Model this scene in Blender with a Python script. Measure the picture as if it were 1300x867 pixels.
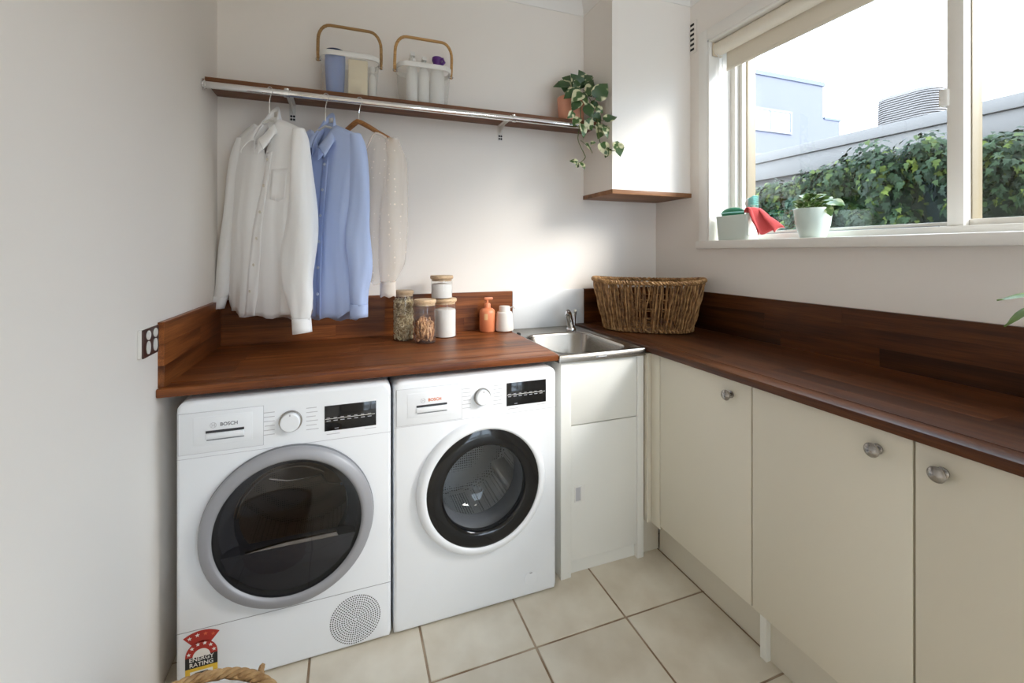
import bpy, bmesh, math, random
from mathutils import Vector, Matrix
random.seed(7)
PI = math.pi
for o in list(bpy.data.objects): bpy.data.objects.remove(o)
SC = bpy.context.scene
COL = SC.collection

# ---------------------------------------------------------------- camera, sky, sun, exposure
YAW = math.radians(20.345); FPX = 563.63; EYE = Vector((0, 0, 1.286))
cd = bpy.data.cameras.new('camera'); cam = bpy.data.objects.new('camera', cd); COL.objects.link(cam)
cam.location = EYE; cam.rotation_euler = (PI / 2, 0, -YAW)
cd.sensor_width = 36; cd.sensor_fit = 'HORIZONTAL'; cd.lens = FPX * 36 / 1300
cd.shift_y = -(433.5 - 320) / 1300; cd.clip_start = 0.02; cd.clip_end = 200
SC.camera = cam
w = bpy.data.worlds.new('sky'); SC.world = w; w.use_nodes = True
bg = w.node_tree.nodes['Background']; bg.inputs[0].default_value = (0.71, 0.845, 1.0, 1); bg.inputs[1].default_value = 6.5
sd = bpy.data.lights.new('sun', 'SUN'); sun = bpy.data.objects.new('sun', sd); COL.objects.link(sun)
sun.rotation_euler = Vector((-1.0, 1.0, -0.8)).to_track_quat('-Z', 'Y').to_euler()
sd.energy = 5.2; sd.angle = math.radians(26); sd.color = (1.0, 0.915, 0.83)
pd = bpy.data.lights.new('window_portal', 'AREA'); po = bpy.data.objects.new('window_portal', pd); COL.objects.link(po)
pd.shape = 'RECTANGLE'; pd.size = 2.0; pd.size_y = 1.05; pd.cycles.is_portal = True
po.location = (1.97, 0.79, 1.86); po.rotation_euler = Vector((-1, 0, 0)).to_track_quat('-Z', 'Z').to_euler()
pd2 = bpy.data.lights.new('door_portal', 'AREA'); po2 = bpy.data.objects.new('door_portal', pd2); COL.objects.link(po2)
pd2.shape = 'RECTANGLE'; pd2.size = 0.9; pd2.size_y = 2.12; pd2.cycles.is_portal = True
po2.location = (1.19, -1.86, 1.06); po2.rotation_euler = Vector((0, 1, 0)).to_track_quat('-Z', 'Z').to_euler()
SC.view_settings.view_transform = 'Standard'; SC.view_settings.look = 'None'
SC.view_settings.gamma = 1.0; SC.view_settings.use_curve_mapping = False; SC.view_settings.exposure = 0.30
SC.cycles.use_denoising = True
SC.cycles.max_bounces = 14; SC.cycles.diffuse_bounces = 10; SC.cycles.transparent_max_bounces = 24; SC.cycles.glossy_bounces = 6
SC.cycles.sample_clamp_indirect = 8; SC.cycles.caustics_reflective = False; SC.cycles.caustics_refractive = False

# ---------------------------------------------------------------- helpers
FW = Vector((math.sin(YAW), math.cos(YAW), 0)); RT = Vector((math.cos(YAW), -math.sin(YAW), 0))
def at(u, v, **k):                      # measured photo point -> world point on the plane x=, y= or z=
    (a, val), = k.items(); i = 'xyz'.index(a)
    d = FW + RT * (u - 650) / FPX + Vector((0, 0, (320 - v) / FPX))
    return EYE + d * ((val - EYE[i]) / d[i])
W = {}
def setp(o, label=None, cat=None, group=None, kind=None):
    if label: o['label'] = label
    if cat: o['category'] = cat
    if group: o['group'] = group
    if kind: o['kind'] = kind
    return o
def thing(name, label, cat, loc, group=None):
    o = bpy.data.objects.new(name, None); COL.objects.link(o); o.empty_display_size = 0.05
    o.location = loc; W[o] = Vector(loc)
    return setp(o, label, cat, group)
def inst(me, name, parent, M, **k):     # object on shared mesh data at world matrix M
    o = bpy.data.objects.new(name, me); COL.objects.link(o); M = M.copy()
    if parent is not None:
        o.parent = parent; M.translation = M.translation - W[parent]
    o.matrix_basis = M
    W[o] = (W[parent] if parent is not None else Vector()) + M.translation
    return setp(o, **k)

class MB:
    def __init__(s): s.v = []; s.f = []
    def add(s, vs, fs):
        n = len(s.v); s.v += [Vector(p) for p in vs]; s.f += [tuple(i + n for i in q) for q in fs]; return s
    def bm(s, bm):
        bm.verts.index_update(); s.add([v.co.copy() for v in bm.verts], [[v.index for v in q.verts] for q in bm.faces]); bm.free(); return s
    def box(s, x0, x1, y0, y1, z0, z1, b=0, seg=2, M=None):
        bm = bmesh.new(); bmesh.ops.create_cube(bm, size=1)
        for v in bm.verts:
            v.co = Vector(((x0 + x1) / 2 + v.co.x * (x1 - x0), (y0 + y1) / 2 + v.co.y * (y1 - y0), (z0 + z1) / 2 + v.co.z * (z1 - z0)))
        if b: bmesh.ops.bevel(bm, geom=bm.edges[:], offset=b, segments=seg, affect='EDGES', profile=0.5)
        if M is not None: bmesh.ops.transform(bm, matrix=M, verts=bm.verts)
        return s.bm(bm)
    def tube(s, pts, r, n=8, closed=False, caps=True, flat=1.0, up=None):
        pts = [Vector(p) for p in pts]; m = len(pts)
        rs = r if isinstance(r, (list, tuple)) else [r] * m
        vs = []; fs = []; prev = None
        for i, p in enumerate(pts):
            if closed: t = pts[(i + 1) % m] - pts[i - 1]
            else: t = pts[min(i + 1, m - 1)] - pts[max(i - 1, 0)]
            if t.length < 1e-9: t = Vector((0, 0, 1))
            t.normalize()
            if prev is None:
                a = Vector(up) if up else (Vector((0, 0, 1)) if abs(t.z) < 0.9 else Vector((1, 0, 0)))
            else: a = prev
            a = a - t * a.dot(t)
            if a.length < 1e-6: a = t.orthogonal()
            a.normalize(); b = t.cross(a); prev = a
            for k in range(n):
                q = 2 * PI * k / n; vs.append(p + a * math.cos(q) * rs[i] * flat + b * math.sin(q) * rs[i])
        for i in range(m if closed else m - 1):
            j = (i + 1) % m
            for k in range(n):
                l = (k + 1) % n; fs.append((i * n + k, i * n + l, j * n + l, j * n + k))
        if caps and not closed: fs.append(tuple(range(n))[::-1]); fs.append(tuple((m - 1) * n + k for k in range(n)))
        return s.add(vs, fs)
    def lathe(s, prof, c=(0, 0, 0), n=32, axis='z', caps=False):
        vs = []; fs = []; c = Vector(c)
        for r, h in prof:
            for k in range(n):
                q = 2 * PI * k / n
                if axis == 'z': vs.append(c + Vector((r * math.cos(q), r * math.sin(q), h)))
                elif axis == 'y': vs.append(c + Vector((r * math.cos(q), h, r * math.sin(q))))
                else: vs.append(c + Vector((h, r * math.cos(q), r * math.sin(q))))
        m = len(prof)
        for i in range(m - 1):
            for k in range(n):
                l = (k + 1) % n; fs.append((i * n + k, i * n + l, (i + 1) * n + l, (i + 1) * n + k))
        if caps: fs.append(tuple(range(n))[::-1]); fs.append(tuple((m - 1) * n + k for k in range(n)))
        return s.add(vs, fs)
    def rings(s, rg, cap0=False, cap1=False):     # loft of equal-length closed rings
        n = len(rg[0]); vs = [p for r in rg for p in r]; fs = []
        for i in range(len(rg) - 1):
            for k in range(n):
                l = (k + 1) % n; fs.append((i * n + k, i * n + l, (i + 1) * n + l, (i + 1) * n + k))
        if cap0: fs.append(tuple(range(n))[::-1])
        if cap1: fs.append(tuple((len(rg) - 1) * n + k for k in range(n)))
        return s.add(vs, fs)
    def grid(s, nu, nv, fn, closeu=False):
        vs = [fn(i / (nu if closeu else nu - 1), j / (nv - 1)) for j in range(nv) for i in range(nu)]; fs = []
        for j in range(nv - 1):
            for i in range(nu if closeu else nu - 1):
                k = (i + 1) % nu; fs.append((j * nu + i, j * nu + k, (j + 1) * nu + k, (j + 1) * nu + i))
        return s.add(vs, fs)
    def prism(s, poly, vec):
        n = len(poly); vec = Vector(vec); vs = [Vector(p) for p in poly] + [Vector(p) + vec for p in poly]
        fs = [tuple(range(n))[::-1], tuple(range(n, 2 * n))] + [(k, (k + 1) % n, n + (k + 1) % n, n + k) for k in range(n)]
        return s.add(vs, fs)
    def ball(s, c, r, nu=12, nv=8):
        c = Vector(c); r = Vector(r) if not isinstance(r, (int, float)) else Vector((r, r, r))
        return s.grid(nu, nv, lambda u, v: c + Vector((r.x * math.cos(2 * PI * u) * math.sin(PI * v), r.y * math.sin(2 * PI * u) * math.sin(PI * v), r.z * -math.cos(PI * v))), True)
    def mesh(s, name, mat, org=(0, 0, 0), ang=40, fix=True):
        me = bpy.data.meshes.new(name); org = Vector(org)
        me.from_pydata([tuple(p - org) for p in s.v], [], s.f)
        if fix:
            bm = bmesh.new(); bm.from_mesh(me); bmesh.ops.recalc_face_normals(bm, faces=bm.faces); bm.to_mesh(me); bm.free()
        if ang is not None:
            me.shade_smooth(); me.set_sharp_from_angle(angle=math.radians(ang))
        me.materials.append(mat); return me
    def obj(s, name, mat, parent=None, ang=40, fix=True, org=None, **k):
        lo = [min(p[i] for p in s.v) for i in range(3)]; hi = [max(p[i] for p in s.v) for i in range(3)]
        if org is None: org = Vector(((lo[0] + hi[0]) / 2, (lo[1] + hi[1]) / 2, lo[2]))
        return inst(s.mesh(name, mat, org, ang, fix), name, parent, Matrix.Translation(org), **k)
def B(*a, **k): return MB().box(*a, **k)
def solid(o, t, off=0):
    m = o.modifiers.new('thickness', 'SOLIDIFY'); m.thickness = t; m.offset = off; return o
def sub(o, n=1):
    m = o.modifiers.new('smooth', 'SUBSURF'); m.levels = n; m.render_levels = n; return o

def rrect(x0, x1, z0, z1, r, n=6):       # rounded rectangle outline, 4*(n+1) points
    out = []
    for cx, cz, a in ((x1 - r, z1 - r, 0), (x0 + r, z1 - r, 90), (x0 + r, z0 + r, 180), (x1 - r, z0 + r, 270)):
        for i in range(n + 1):
            q = math.radians(a + 90 * i / n); out.append((cx + r * math.cos(q), cz + r * math.sin(q)))
    return out

# ---------------------------------------------------------------- materials
def mat(name, col, rough=0.5, metal=0.0, spec=0.5, bump=None, var=None, trans=None, coat=0.0, sheen=0.0):
    m = bpy.data.materials.new(name); m.use_nodes = True; nt = m.node_tree; N = nt.nodes; L = nt.links
    p = N['Principled BSDF']; p.inputs['Base Color'].default_value = (*col, 1); p.inputs['Roughness'].default_value = rough
    p.inputs['Metallic'].default_value = metal; p.inputs['Specular IOR Level'].default_value = spec
    p.inputs['Coat Weight'].default_value = coat; p.inputs['Sheen Weight'].default_value = sheen
    tc = N.new('ShaderNodeTexCoord')
    if var:                               # (scale, amount, second colour)
        nz = N.new('ShaderNodeTexNoise'); nz.inputs['Scale'].default_value = var[0]; nz.inputs['Detail'].default_value = 5
        L.new(tc.outputs['Object'], nz.inputs['Vector'])
        rp = N.new('ShaderNodeValToRGB'); rp.color_ramp.elements[0].position = 0.35; rp.color_ramp.elements[1].position = 0.68
        rp.color_ramp.elements[0].color = (*col, 1); rp.color_ramp.elements[1].color = (*var[2], 1)
        L.new(nz.outputs['Fac'], rp.inputs['Fac']); L.new(rp.outputs['Color'], p.inputs['Base Color'])
    if bump:
        nb = N.new('ShaderNodeTexNoise'); nb.inputs['Scale'].default_value = bump[0]; nb.inputs['Detail'].default_value = 3
        L.new(tc.outputs['Object'], nb.inputs['Vector'])
        bn = N.new('ShaderNodeBump'); bn.inputs['Strength'].default_value = bump[1]; bn.inputs['Distance'].default_value = 0.002
        L.new(nb.outputs['Fac'], bn.inputs['Height']); L.new(bn.outputs['Normal'], p.inputs['Normal'])
    if trans:                             # constant see-through share
        tr = N.new('ShaderNodeBsdfTransparent'); mx = N.new('ShaderNodeMixShader'); mx.inputs[0].default_value = trans
        L.new(p.outputs[0], mx.inputs[1]); L.new(tr.outputs[0], mx.inputs[2]); L.new(mx.outputs[0], N['Material Output'].inputs[0])
    return m
def glass(name, tint=(1, 1, 1), rough=0.0, ior=1.45, haze=0.0, hazecol=(0.8, 0.8, 0.8)):
    m = bpy.data.materials.new(name); m.use_nodes = True; nt = m.node_tree; N = nt.nodes; L = nt.links
    N.remove(N['Principled BSDF'])
    tr = N.new('ShaderNodeBsdfTransparent'); tr.inputs[0].default_value = (*tint, 1)
    gl = N.new('ShaderNodeBsdfGlossy'); gl.inputs['Roughness'].default_value = rough
    lw = N.new('ShaderNodeLayerWeight'); lw.inputs['Blend'].default_value = 0.5
    pw = N.new('ShaderNodeMath'); pw.operation = 'POWER'; pw.inputs[1].default_value = 5; L.new(lw.outputs['Facing'], pw.inputs[0])
    fr = N.new('ShaderNodeMath'); fr.operation = 'MULTIPLY_ADD'; fr.inputs[1].default_value = 0.9; fr.inputs[2].default_value = 0.04; L.new(pw.outputs[0], fr.inputs[0])
    mx = N.new('ShaderNodeMixShader'); L.new(fr.outputs[0], mx.inputs[0]); L.new(tr.outputs[0], mx.inputs[1]); L.new(gl.outputs[0], mx.inputs[2])
    out = mx
    if haze:
        df = N.new('ShaderNodeBsdfDiffuse'); df.inputs[0].default_value = (*hazecol, 1)
        m2 = N.new('ShaderNodeMixShader'); m2.inputs[0].default_value = haze
        L.new(mx.outputs[0], m2.inputs[1]); L.new(df.outputs[0], m2.inputs[2]); out = m2
    L.new(out.outputs[0], N['Material Output'].inputs[0]); return m
def wood(name, axis, dark, mid, light, rough=0.38, scale=1.0, vr=(0.7, 1.3), coat=0.0):
    m = bpy.data.materials.new(name); m.use_nodes = True; nt = m.node_tree; N = nt.nodes; L = nt.links
    p = N['Principled BSDF']; p.inputs['Roughness'].default_value = rough; p.inputs['Specular IOR Level'].default_value = 0.3; p.inputs['Coat Weight'].default_value = coat; p.inputs['Coat Roughness'].default_value = 0.25
    tc = N.new('ShaderNodeTexCoord'); oi = N.new('ShaderNodeObjectInfo')
    mu = N.new('ShaderNodeMath'); mu.operation = 'MULTIPLY'; mu.inputs[1].default_value = 37; L.new(oi.outputs['Random'], mu.inputs[0])
    ad = N.new('ShaderNodeVectorMath'); L.new(tc.outputs['Object'], ad.inputs[0]); L.new(mu.outputs[0], ad.inputs[1])
    def streak(along, across, detail, dist):
        mp = N.new('ShaderNodeMapping'); mp.inputs['Scale'].default_value = [(along if i == axis else across) * scale for i in range(3)]
        L.new(ad.outputs[0], mp.inputs[0]); nz = N.new('ShaderNodeTexNoise'); nz.inputs['Scale'].default_value = 1
        nz.inputs['Detail'].default_value = detail; nz.inputs['Distortion'].default_value = dist; L.new(mp.outputs[0], nz.inputs[0]); return nz
    a = streak(1.6, 26, 6, 0.6); b = streak(9, 320, 3, 0.2)
    rp = N.new('ShaderNodeValToRGB'); e = rp.color_ramp.elements; e[0].position = 0.3; e[0].color = (*dark, 1); e[1].position = 0.72; e[1].color = (*light, 1)
    k = rp.color_ramp.elements.new(0.5); k.color = (*mid, 1); L.new(a.outputs['Fac'], rp.inputs[0])
    r2 = N.new('ShaderNodeValToRGB'); r2.color_ramp.elements[0].position = 0.35; r2.color_ramp.elements[0].color = (0.62, 0.58, 0.55, 1); r2.color_ramp.elements[1].position = 0.6; r2.color_ramp.elements[1].color = (1, 1, 1, 1)
    L.new(b.outputs['Fac'], r2.inputs[0])
    mm = N.new('ShaderNodeMix'); mm.data_type = 'RGBA'; mm.blend_type = 'MULTIPLY'; mm.inputs[0].default_value = 0.8
    L.new(rp.outputs[0], mm.inputs[6]); L.new(r2.outputs[0], mm.inputs[7])
    mr = N.new('ShaderNodeMapRange'); mr.inputs[3].default_value = vr[0]; mr.inputs[4].default_value = vr[1]; L.new(oi.outputs['Random'], mr.inputs[0])
    hs = N.new('ShaderNodeHueSaturation'); L.new(mr.outputs[0], hs.inputs['Value']); L.new(mm.outputs[2], hs.inputs['Color'])
    L.new(hs.outputs[0], p.inputs['Base Color'])
    bn = N.new('ShaderNodeBump'); bn.inputs['Strength'].default_value = 0.12; bn.inputs['Distance'].default_value = 0.001
    L.new(b.outputs['Fac'], bn.inputs['Height']); L.new(bn.outputs[0], p.inputs['Normal'])
    return m
MER = ((0.078, 0.021, 0.006), (0.165, 0.050, 0.013), (0.28, 0.095, 0.026))
M = {}
M['wall'] = mat('wall_paint', (0.83, 0.785, 0.735), 0.75, bump=(60, 0.05))
M['ceil'] = mat('ceiling_paint', (0.82, 0.80, 0.77), 0.8)
M['trim'] = mat('trim_paint', (0.82, 0.80, 0.76), 0.45)
M['woodx'] = wood('merbau_x', 0, *MER, vr=(0.95, 1.55)); M['woody'] = wood('merbau_y', 1, *MER, vr=(0.32, 0.66)); M['woodyl'] = wood('merbau_side', 1, *MER, vr=(0.9, 1.4)); M['woodxr'] = wood('merbau_corner', 0, *MER, vr=(0.4, 0.75))  # same timber, light and shade put into the colour: left run brighter, right darker
M['board'] = wood('plywood_edge_board', 0, (0.17, 0.075, 0.03), (0.28, 0.13, 0.055), (0.38, 0.19, 0.085), 0.5)
M['cab'] = mat('cabinet_cream', (0.69, 0.645, 0.54), 0.42)
M['cabin'] = mat('cabinet_carcass', (0.70, 0.66, 0.57), 0.5)
M['kick'] = mat('kick_board', (0.64, 0.60, 0.51), 0.5)
M['sinkcab'] = mat('trough_cabinet_white', (0.80, 0.80, 0.76), 0.35)
M['splash'] = mat('white_splash_panel', (0.80, 0.82, 0.83), 0.4)
M['steel'] = mat('brushed_steel', (0.36, 0.34, 0.31), 0.26, 1.0, bump=(400, 0.03))
M['chrome'] = mat('chrome', (0.80, 0.80, 0.81), 0.05, 1.0)
M['nickel'] = mat('brushed_nickel', (0.36, 0.34, 0.32), 0.25, 1.0)
M['white'] = mat('appliance_white', (0.81, 0.83, 0.86), 0.3)
M['whitep'] = mat('panel_white', (0.80, 0.82, 0.85), 0.25)
M['seam'] = mat('seam_grey', (0.30, 0.30, 0.31), 0.6)
M['print'] = mat('print_grey', (0.50, 0.50, 0.53), 0.6)
M['logo'] = mat('logo_grey', (0.22, 0.23, 0.25), 0.5)
M['logor'] = mat('logo_orange', (0.62, 0.16, 0.05), 0.5)
M['black'] = mat('gloss_black', (0.006, 0.006, 0.007), 0.08)
M['blackm'] = mat('matt_black', (0.012, 0.012, 0.013), 0.6)
M['dark'] = mat('dark_plastic', (0.03, 0.031, 0.036), 0.35)
M['silver'] = mat('silver_door_ring', (0.33, 0.33, 0.35), 0.45, 0.2)
M['gasket'] = mat('door_seal', (0.16, 0.165, 0.18), 0.5)
M['drum'] = mat('drum_steel', (0.70, 0.70, 0.69), 0.25, 1.0)
M['drumd'] = mat('drum_dark_steel', (0.30, 0.27, 0.24), 0.3, 1.0)
M['hole'] = mat('hole_dark', (0.02, 0.02, 0.02), 0.8)
M['pane'] = glass('window_pane', (0.97, 0.98, 0.98))
M['jar'] = glass('jar_glass', (0.97, 0.975, 0.97), haze=0.04)
M['bowl'] = glass('door_bowl_glass', (0.90, 0.92, 0.94), haze=0.03, hazecol=(0.5, 0.52, 0.56))
M['tint'] = glass('tinted_door_glass', (0.72, 0.72, 0.74))
M['red'] = mat('label_red', (0.42, 0.03, 0.02), 0.5); M['yellow'] = mat('label_yellow', (0.80, 0.52, 0.05), 0.5)
M['paper'] = mat('label_white', (0.82, 0.80, 0.76), 0.6); M['paperd'] = mat('label_black', (0.015, 0.015, 0.015), 0.5)
M['brown'] = mat('outlet_brown', (0.06, 0.025, 0.02), 0.3)
M['plastic'] = mat('white_plastic', (0.78, 0.77, 0.74), 0.35)

def text(body, size, x, z, y, m, parent, name='lettering', bold=0.02, shear=0.0):   # lettering on a face that looks to -Y
    c = bpy.data.curves.new('txt', 'FONT'); c.body = body; c.size = size; c.align_x = 'CENTER'; c.align_y = 'CENTER'
    c.offset = bold * size; c.extrude = 0.0002; c.resolution_u = 3
    t = bpy.data.objects.new('txt', c); COL.objects.link(t)
    dg = bpy.context.evaluated_depsgraph_get(); me = bpy.data.meshes.new_from_object(t.evaluated_get(dg))
    bpy.data.objects.remove(t); bpy.data.curves.remove(c)
    b = MB(); b.add([(x + v.co.x, y - v.co.z, z + v.co.y) for v in me.vertices], [list(p.vertices) for p in me.polygons]); bpy.data.meshes.remove(me)
    return b.obj(name, m, parent, ang=None, fix=False)

# ================================================================ the setting
XL, XR, YB, YF, ZC = -0.515, 1.73, 2.19, -1.75, 2.70
B(XL - 0.1, XR + 0.1, YB, YB + 0.1, -0.1, ZC + 0.1).obj('wall_back', M['wall'], ang=None, kind='structure')
B(XL - 0.1, XL, YF - 0.1, YB, -0.1, ZC + 0.1).obj('wall_left', M['wall'], ang=None, kind='structure')
DX0, DX1, DZ = 0.74, 1.64, 2.12
wf = MB(); wf.box(XL, DX0, YF - 0.1, YF, -0.1, ZC + 0.1); wf.box(DX1, XR, YF - 0.1, YF, -0.1, ZC + 0.1); wf.box(DX0, DX1, YF - 0.1, YF, DZ, ZC + 0.1)
wf.obj('wall_front', M['wall'], ang=None, kind='structure')
WY0, WY1, WZ0, WZ1 = -0.20, 1.774, 1.343, 2.363
wr = MB(); XO = 1.97
wr.box(XR, XO, YF - 0.1, YB, -0.1, WZ0 - 0.03); wr.box(XR, XO, YF - 0.1, YB, WZ1, ZC + 0.1)
wr.box(XR, XO, YF - 0.1, WY0, WZ0 - 0.03, WZ1); wr.box(XR, XO, WY1, YB, WZ0 - 0.03, WZ1)
wr.obj('wall_right', M['wall'], ang=None, kind='structure')
B(XL - 0.1, XO, YF - 0.1, YB + 0.1, ZC, ZC + 0.1).obj('ceiling', M['ceil'], ang=None, kind='structure')
# cove cornice
def cornice(name, p0, p1, nrm):
    p0 = Vector(p0); p1 = Vector(p1); nrm = Vector(nrm); pr = []
    for i in range(7):
        q = PI / 2 * i / 6; pr.append((0.085 * (1 - math.sin(q)) + 0.004, -0.085 * (1 - math.cos(q)) - 0.004))
    pr = [(0.0, -0.098), (0.004, -0.098)] + pr[::-1] + [(0.098, -0.004), (0.098, 0.0), (0, 0)]
    r = [[p + nrm * a + Vector((0, 0, ZC + b)) for a, b in pr] for p in (p0, p1)]
    MB().rings(r, True, True).obj(name, M['ceil'], kind='structure', ang=30)
BX, BY = 1.24, 1.905
cornice('trim_1', (XL, YB, 0), (BX, YB, 0), (0, -1, 0)); cornice('trim_2', (BX, YB, 0), (BX, BY, 0), (-1, 0, 0))
cornice('trim_3', (BX, BY, 0), (XR, BY, 0), (0, -1, 0)); cornice('trim_4', (XR, BY, 0), (XR, YF, 0), (-1, 0, 0)); cornice('trim_5', (XL, YF, 0), (XL, YB, 0), (1, 0, 0))
# boxed duct in the corner with a timber board under it
bk = B(BX, XR, BY, YB, 1.60, ZC).obj('wall_bulkhead', M['wall'], ang=None, kind='structure')
B(BX - 0.004, XR, BY - 0.008, YB, 1.578, 1.60, b=0.001).obj('base_board', M['board'], bk)
# floor tiles
M['grout'] = mat('grout', (0.20, 0.125, 0.07), 0.9, var=(9, 1, (0.42, 0.33, 0.24)))
tm = mat('floor_tile', (0.60, 0.535, 0.43), 0.42, var=(5.5, 1, (0.73, 0.68, 0.58)), bump=(18, 0.12)); M['tile'] = tm
nt = tm.node_tree; N = nt.nodes; L = nt.links; oi = N.new('ShaderNodeObjectInfo'); pb = N['Principled BSDF']
hs = N.new('ShaderNodeHueSaturation'); mr = N.new('ShaderNodeMapRange'); mr.inputs[3].default_value = 0.94; mr.inputs[4].default_value = 1.04
L.new(oi.outputs['Random'], mr.inputs[0]); L.new(mr.outputs[0], hs.inputs['Value']); L.new(pb.inputs['Base Color'].links[0].from_socket, hs.inputs['Color']); L.new(hs.outputs[0], pb.inputs['Base Color'])
fl = B(XL - 0.1, XR + 0.1, YF - 0.1, YB + 0.1, -0.1, -0.0025).obj('floor', M['grout'], ang=None, kind='structure')
P = 0.344; gx = [0.920 + P * k for k in range(-5, 4)]; gy = [1.328 + P * k for k in range(-10, 4)]
for i in range(len(gx) - 1):
    for j in range(len(gy) - 1):
        x0, x1 = max(gx[i] + 0.0035, XL + 0.001), min(gx[i + 1] - 0.0035, XR - 0.001); y0, y1 = max(gy[j] + 0.0035, YF + 0.001), min(gy[j + 1] - 0.0035, YB - 0.001)
        if x1 - x0 > 0.02 and y1 - y0 > 0.02: B(x0, x1, y0, y1, -0.006, 0, b=0.0015, seg=1).obj('tile', tm, fl)

# ---- window
M['frame'] = mat('window_frame_paint', (0.74, 0.71, 0.655), 0.4); M['fcream'] = mat('outer_frame_cream', (0.24, 0.19, 0.115), 0.5)
win = thing('window_1', None, None, (1.86, (WY0 + WY1) / 2, WZ0)); win['kind'] = 'structure'
for n, a in (('reveal_lining', (XR - 0.012, 1.862, WY1 - 0.012, WY1 + 0.0, WZ0, WZ1)), ('reveal_lining', (XR - 0.012, 1.862, WY0, WY0 + 0.012, WZ0, WZ1)), ('head_lining', (XR - 0.012, 1.862, WY0, WY1, WZ1 - 0.012, WZ1))):
    B(*a, b=0.001).obj(n, M['trim'], win)
aw = 0.058
B(XR - 0.014, XR, WY1, WY1 + aw, WZ0, WZ1 + aw, b=0.003).obj('architrave', M['trim'], win)
B(XR - 0.014, XR, WY0 - aw, WY0, WZ0, WZ1 + aw, b=0.003).obj('architrave', M['trim'], win)
B(XR - 0.014, XR, WY0, WY1, WZ1, WZ1 + aw, b=0.003).obj('architrave', M['trim'], win)
B(1.698, 1.87, WY0 - 0.07, WY1 + aw + 0.004, 1.303, WZ0, b=0.005).obj('window_sill', M['trim'], win)
# main frame, sash and outer timber
def fr(n, x0, x1, y0, y1, z0, z1, m, b=0.002): return B(x0, x1, y0, y1, z0, z1, b=b).obj(n, m, win)
fr('jamb', 1.86, 1.93, WY1 - 0.042, WY1, WZ0, WZ1, M['frame']); fr('jamb', 1.86, 1.93, WY0, WY0 + 0.042, WZ0, WZ1, M['frame'])
fr('head_rail', 1.86, 1.93, WY0 + 0.042, WY1 - 0.042, WZ1 - 0.045, WZ1, M['frame'])
fr('bottom_rail', 1.845, 1.93, WY0 + 0.042, WY1 - 0.042, WZ0, WZ0 + 0.028, M['frame'])
fr('mullion', 1.855, 1.895, 0.832, 0.875, WZ0 + 0.028, WZ1 - 0.045, M['frame']); fr('outer_post', 1.897, 1.955, 0.829, 0.872, WZ0 + 0.028, WZ1 - 0.045, M['fcream'])
fr('outer_post', 1.93, 1.985, WY1 - 0.055, WY1 - 0.0, WZ0, WZ1, M['fcream'])
fr('sash_stile', 1.885, 1.91, WY1 - 0.062, WY1 - 0.042, WZ0 + 0.028, WZ1 - 0.045, M['frame'])
fr('sash_rail', 1.885, 1.91, 0.875, WY1 - 0.062, WZ0 + 0.028, WZ0 + 0.044, M['frame']); fr('sash_rail', 1.885, 1.91, WY0 + 0.042, 0.832, WZ0 + 0.028, WZ0 + 0.05, M['frame'])
for a, b in ((0.868, WY1 - 0.058), (WY0 + 0.04, 0.838)): fr('pane', 1.8965, 1.8995, a, b, WZ0 + 0.04, WZ1 - 0.04, M['pane'], 0)
fr('track_bead', 1.862, 1.868, 0.9, WY1 - 0.05, WZ0 + 0.028, WZ0 + 0.032, M['seam'], 0)
lt = fr('latch', 1.845, 1.87, 0.868, 0.893, 1.768, 1.824, M['trim'], 0.004)
# ---- unseen glazed door added behind the viewer, placed and sized for fill light
dg = thing('door_1', None, None, ((DX0 + DX1) / 2, YF - 0.05, 0)); dg['kind'] = 'structure'
for a in ((DX0, DX0 + 0.05, 0, DZ), (DX1 - 0.05, DX1, 0, DZ), ((DX0 + DX1) / 2 - 0.03, (DX0 + DX1) / 2 + 0.03, 0, DZ)): B(a[0], a[1], YF - 0.08, YF - 0.03, a[2], a[3], b=0.002).obj('stile', M['frame'], dg)
B(DX0 + 0.05, DX1 - 0.05, YF - 0.08, YF - 0.03, DZ - 0.06, DZ).obj('head_rail', M['frame'], dg); B(DX0 + 0.05, DX1 - 0.05, YF - 0.08, YF - 0.03, 0, 0.06).obj('bottom_rail', M['frame'], dg)
for a in ((DX0 + 0.04, (DX0 + DX1) / 2), ((DX0 + DX1) / 2, DX1 - 0.04)): B(a[0], a[1], YF - 0.058, YF - 0.054, 0.05, DZ - 0.05).obj('pane', M['pane'], dg)
# ---- unseen ceiling lamp, added as fill for the upper walls
cl_ = thing('ceiling_lamp', 'round flush ceiling lamp with an opal dome diffuser', 'lamp', (1.25, -0.3, ZC))
M['opal'] = mat('opal_diffuser', (0.9, 0.88, 0.84), 0.4); pb = M['opal'].node_tree.nodes['Principled BSDF']; pb.inputs['Emission Color'].default_value = (1.0, 0.95, 0.88, 1); pb.inputs['Emission Strength'].default_value = 14
MB().lathe([(0, 0), (0.17, 0), (0.17, -0.02), (0.16, -0.024)], (1.25, -0.3, ZC), 32).obj('lamp_base', M['trim'], cl_); MB().lathe([(0.16, -0.022), (0.155, -0.05), (0.13, -0.08), (0.08, -0.10), (0, -0.108)], (1.25, -0.3, ZC), 32).obj('diffuser', M['opal'], cl_, ang=60)
# ---- wall vent next to the duct box
vt = thing('wall_vent', 'small white wall vent with dark slots beside the boxed duct', 'vent', (XR, 1.88, 2.35))
B(XR - 0.004, XR, 1.858, 1.9045, 2.345, 2.515, b=0.001).obj('cover_plate', M['wall'], vt)
for k in range(6): B(XR - 0.0055, XR - 0.0035, 1.874, 1.901, 2.360 + k * 0.0262, 2.372 + k * 0.0262).obj('slot', M['hole'], vt)

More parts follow.
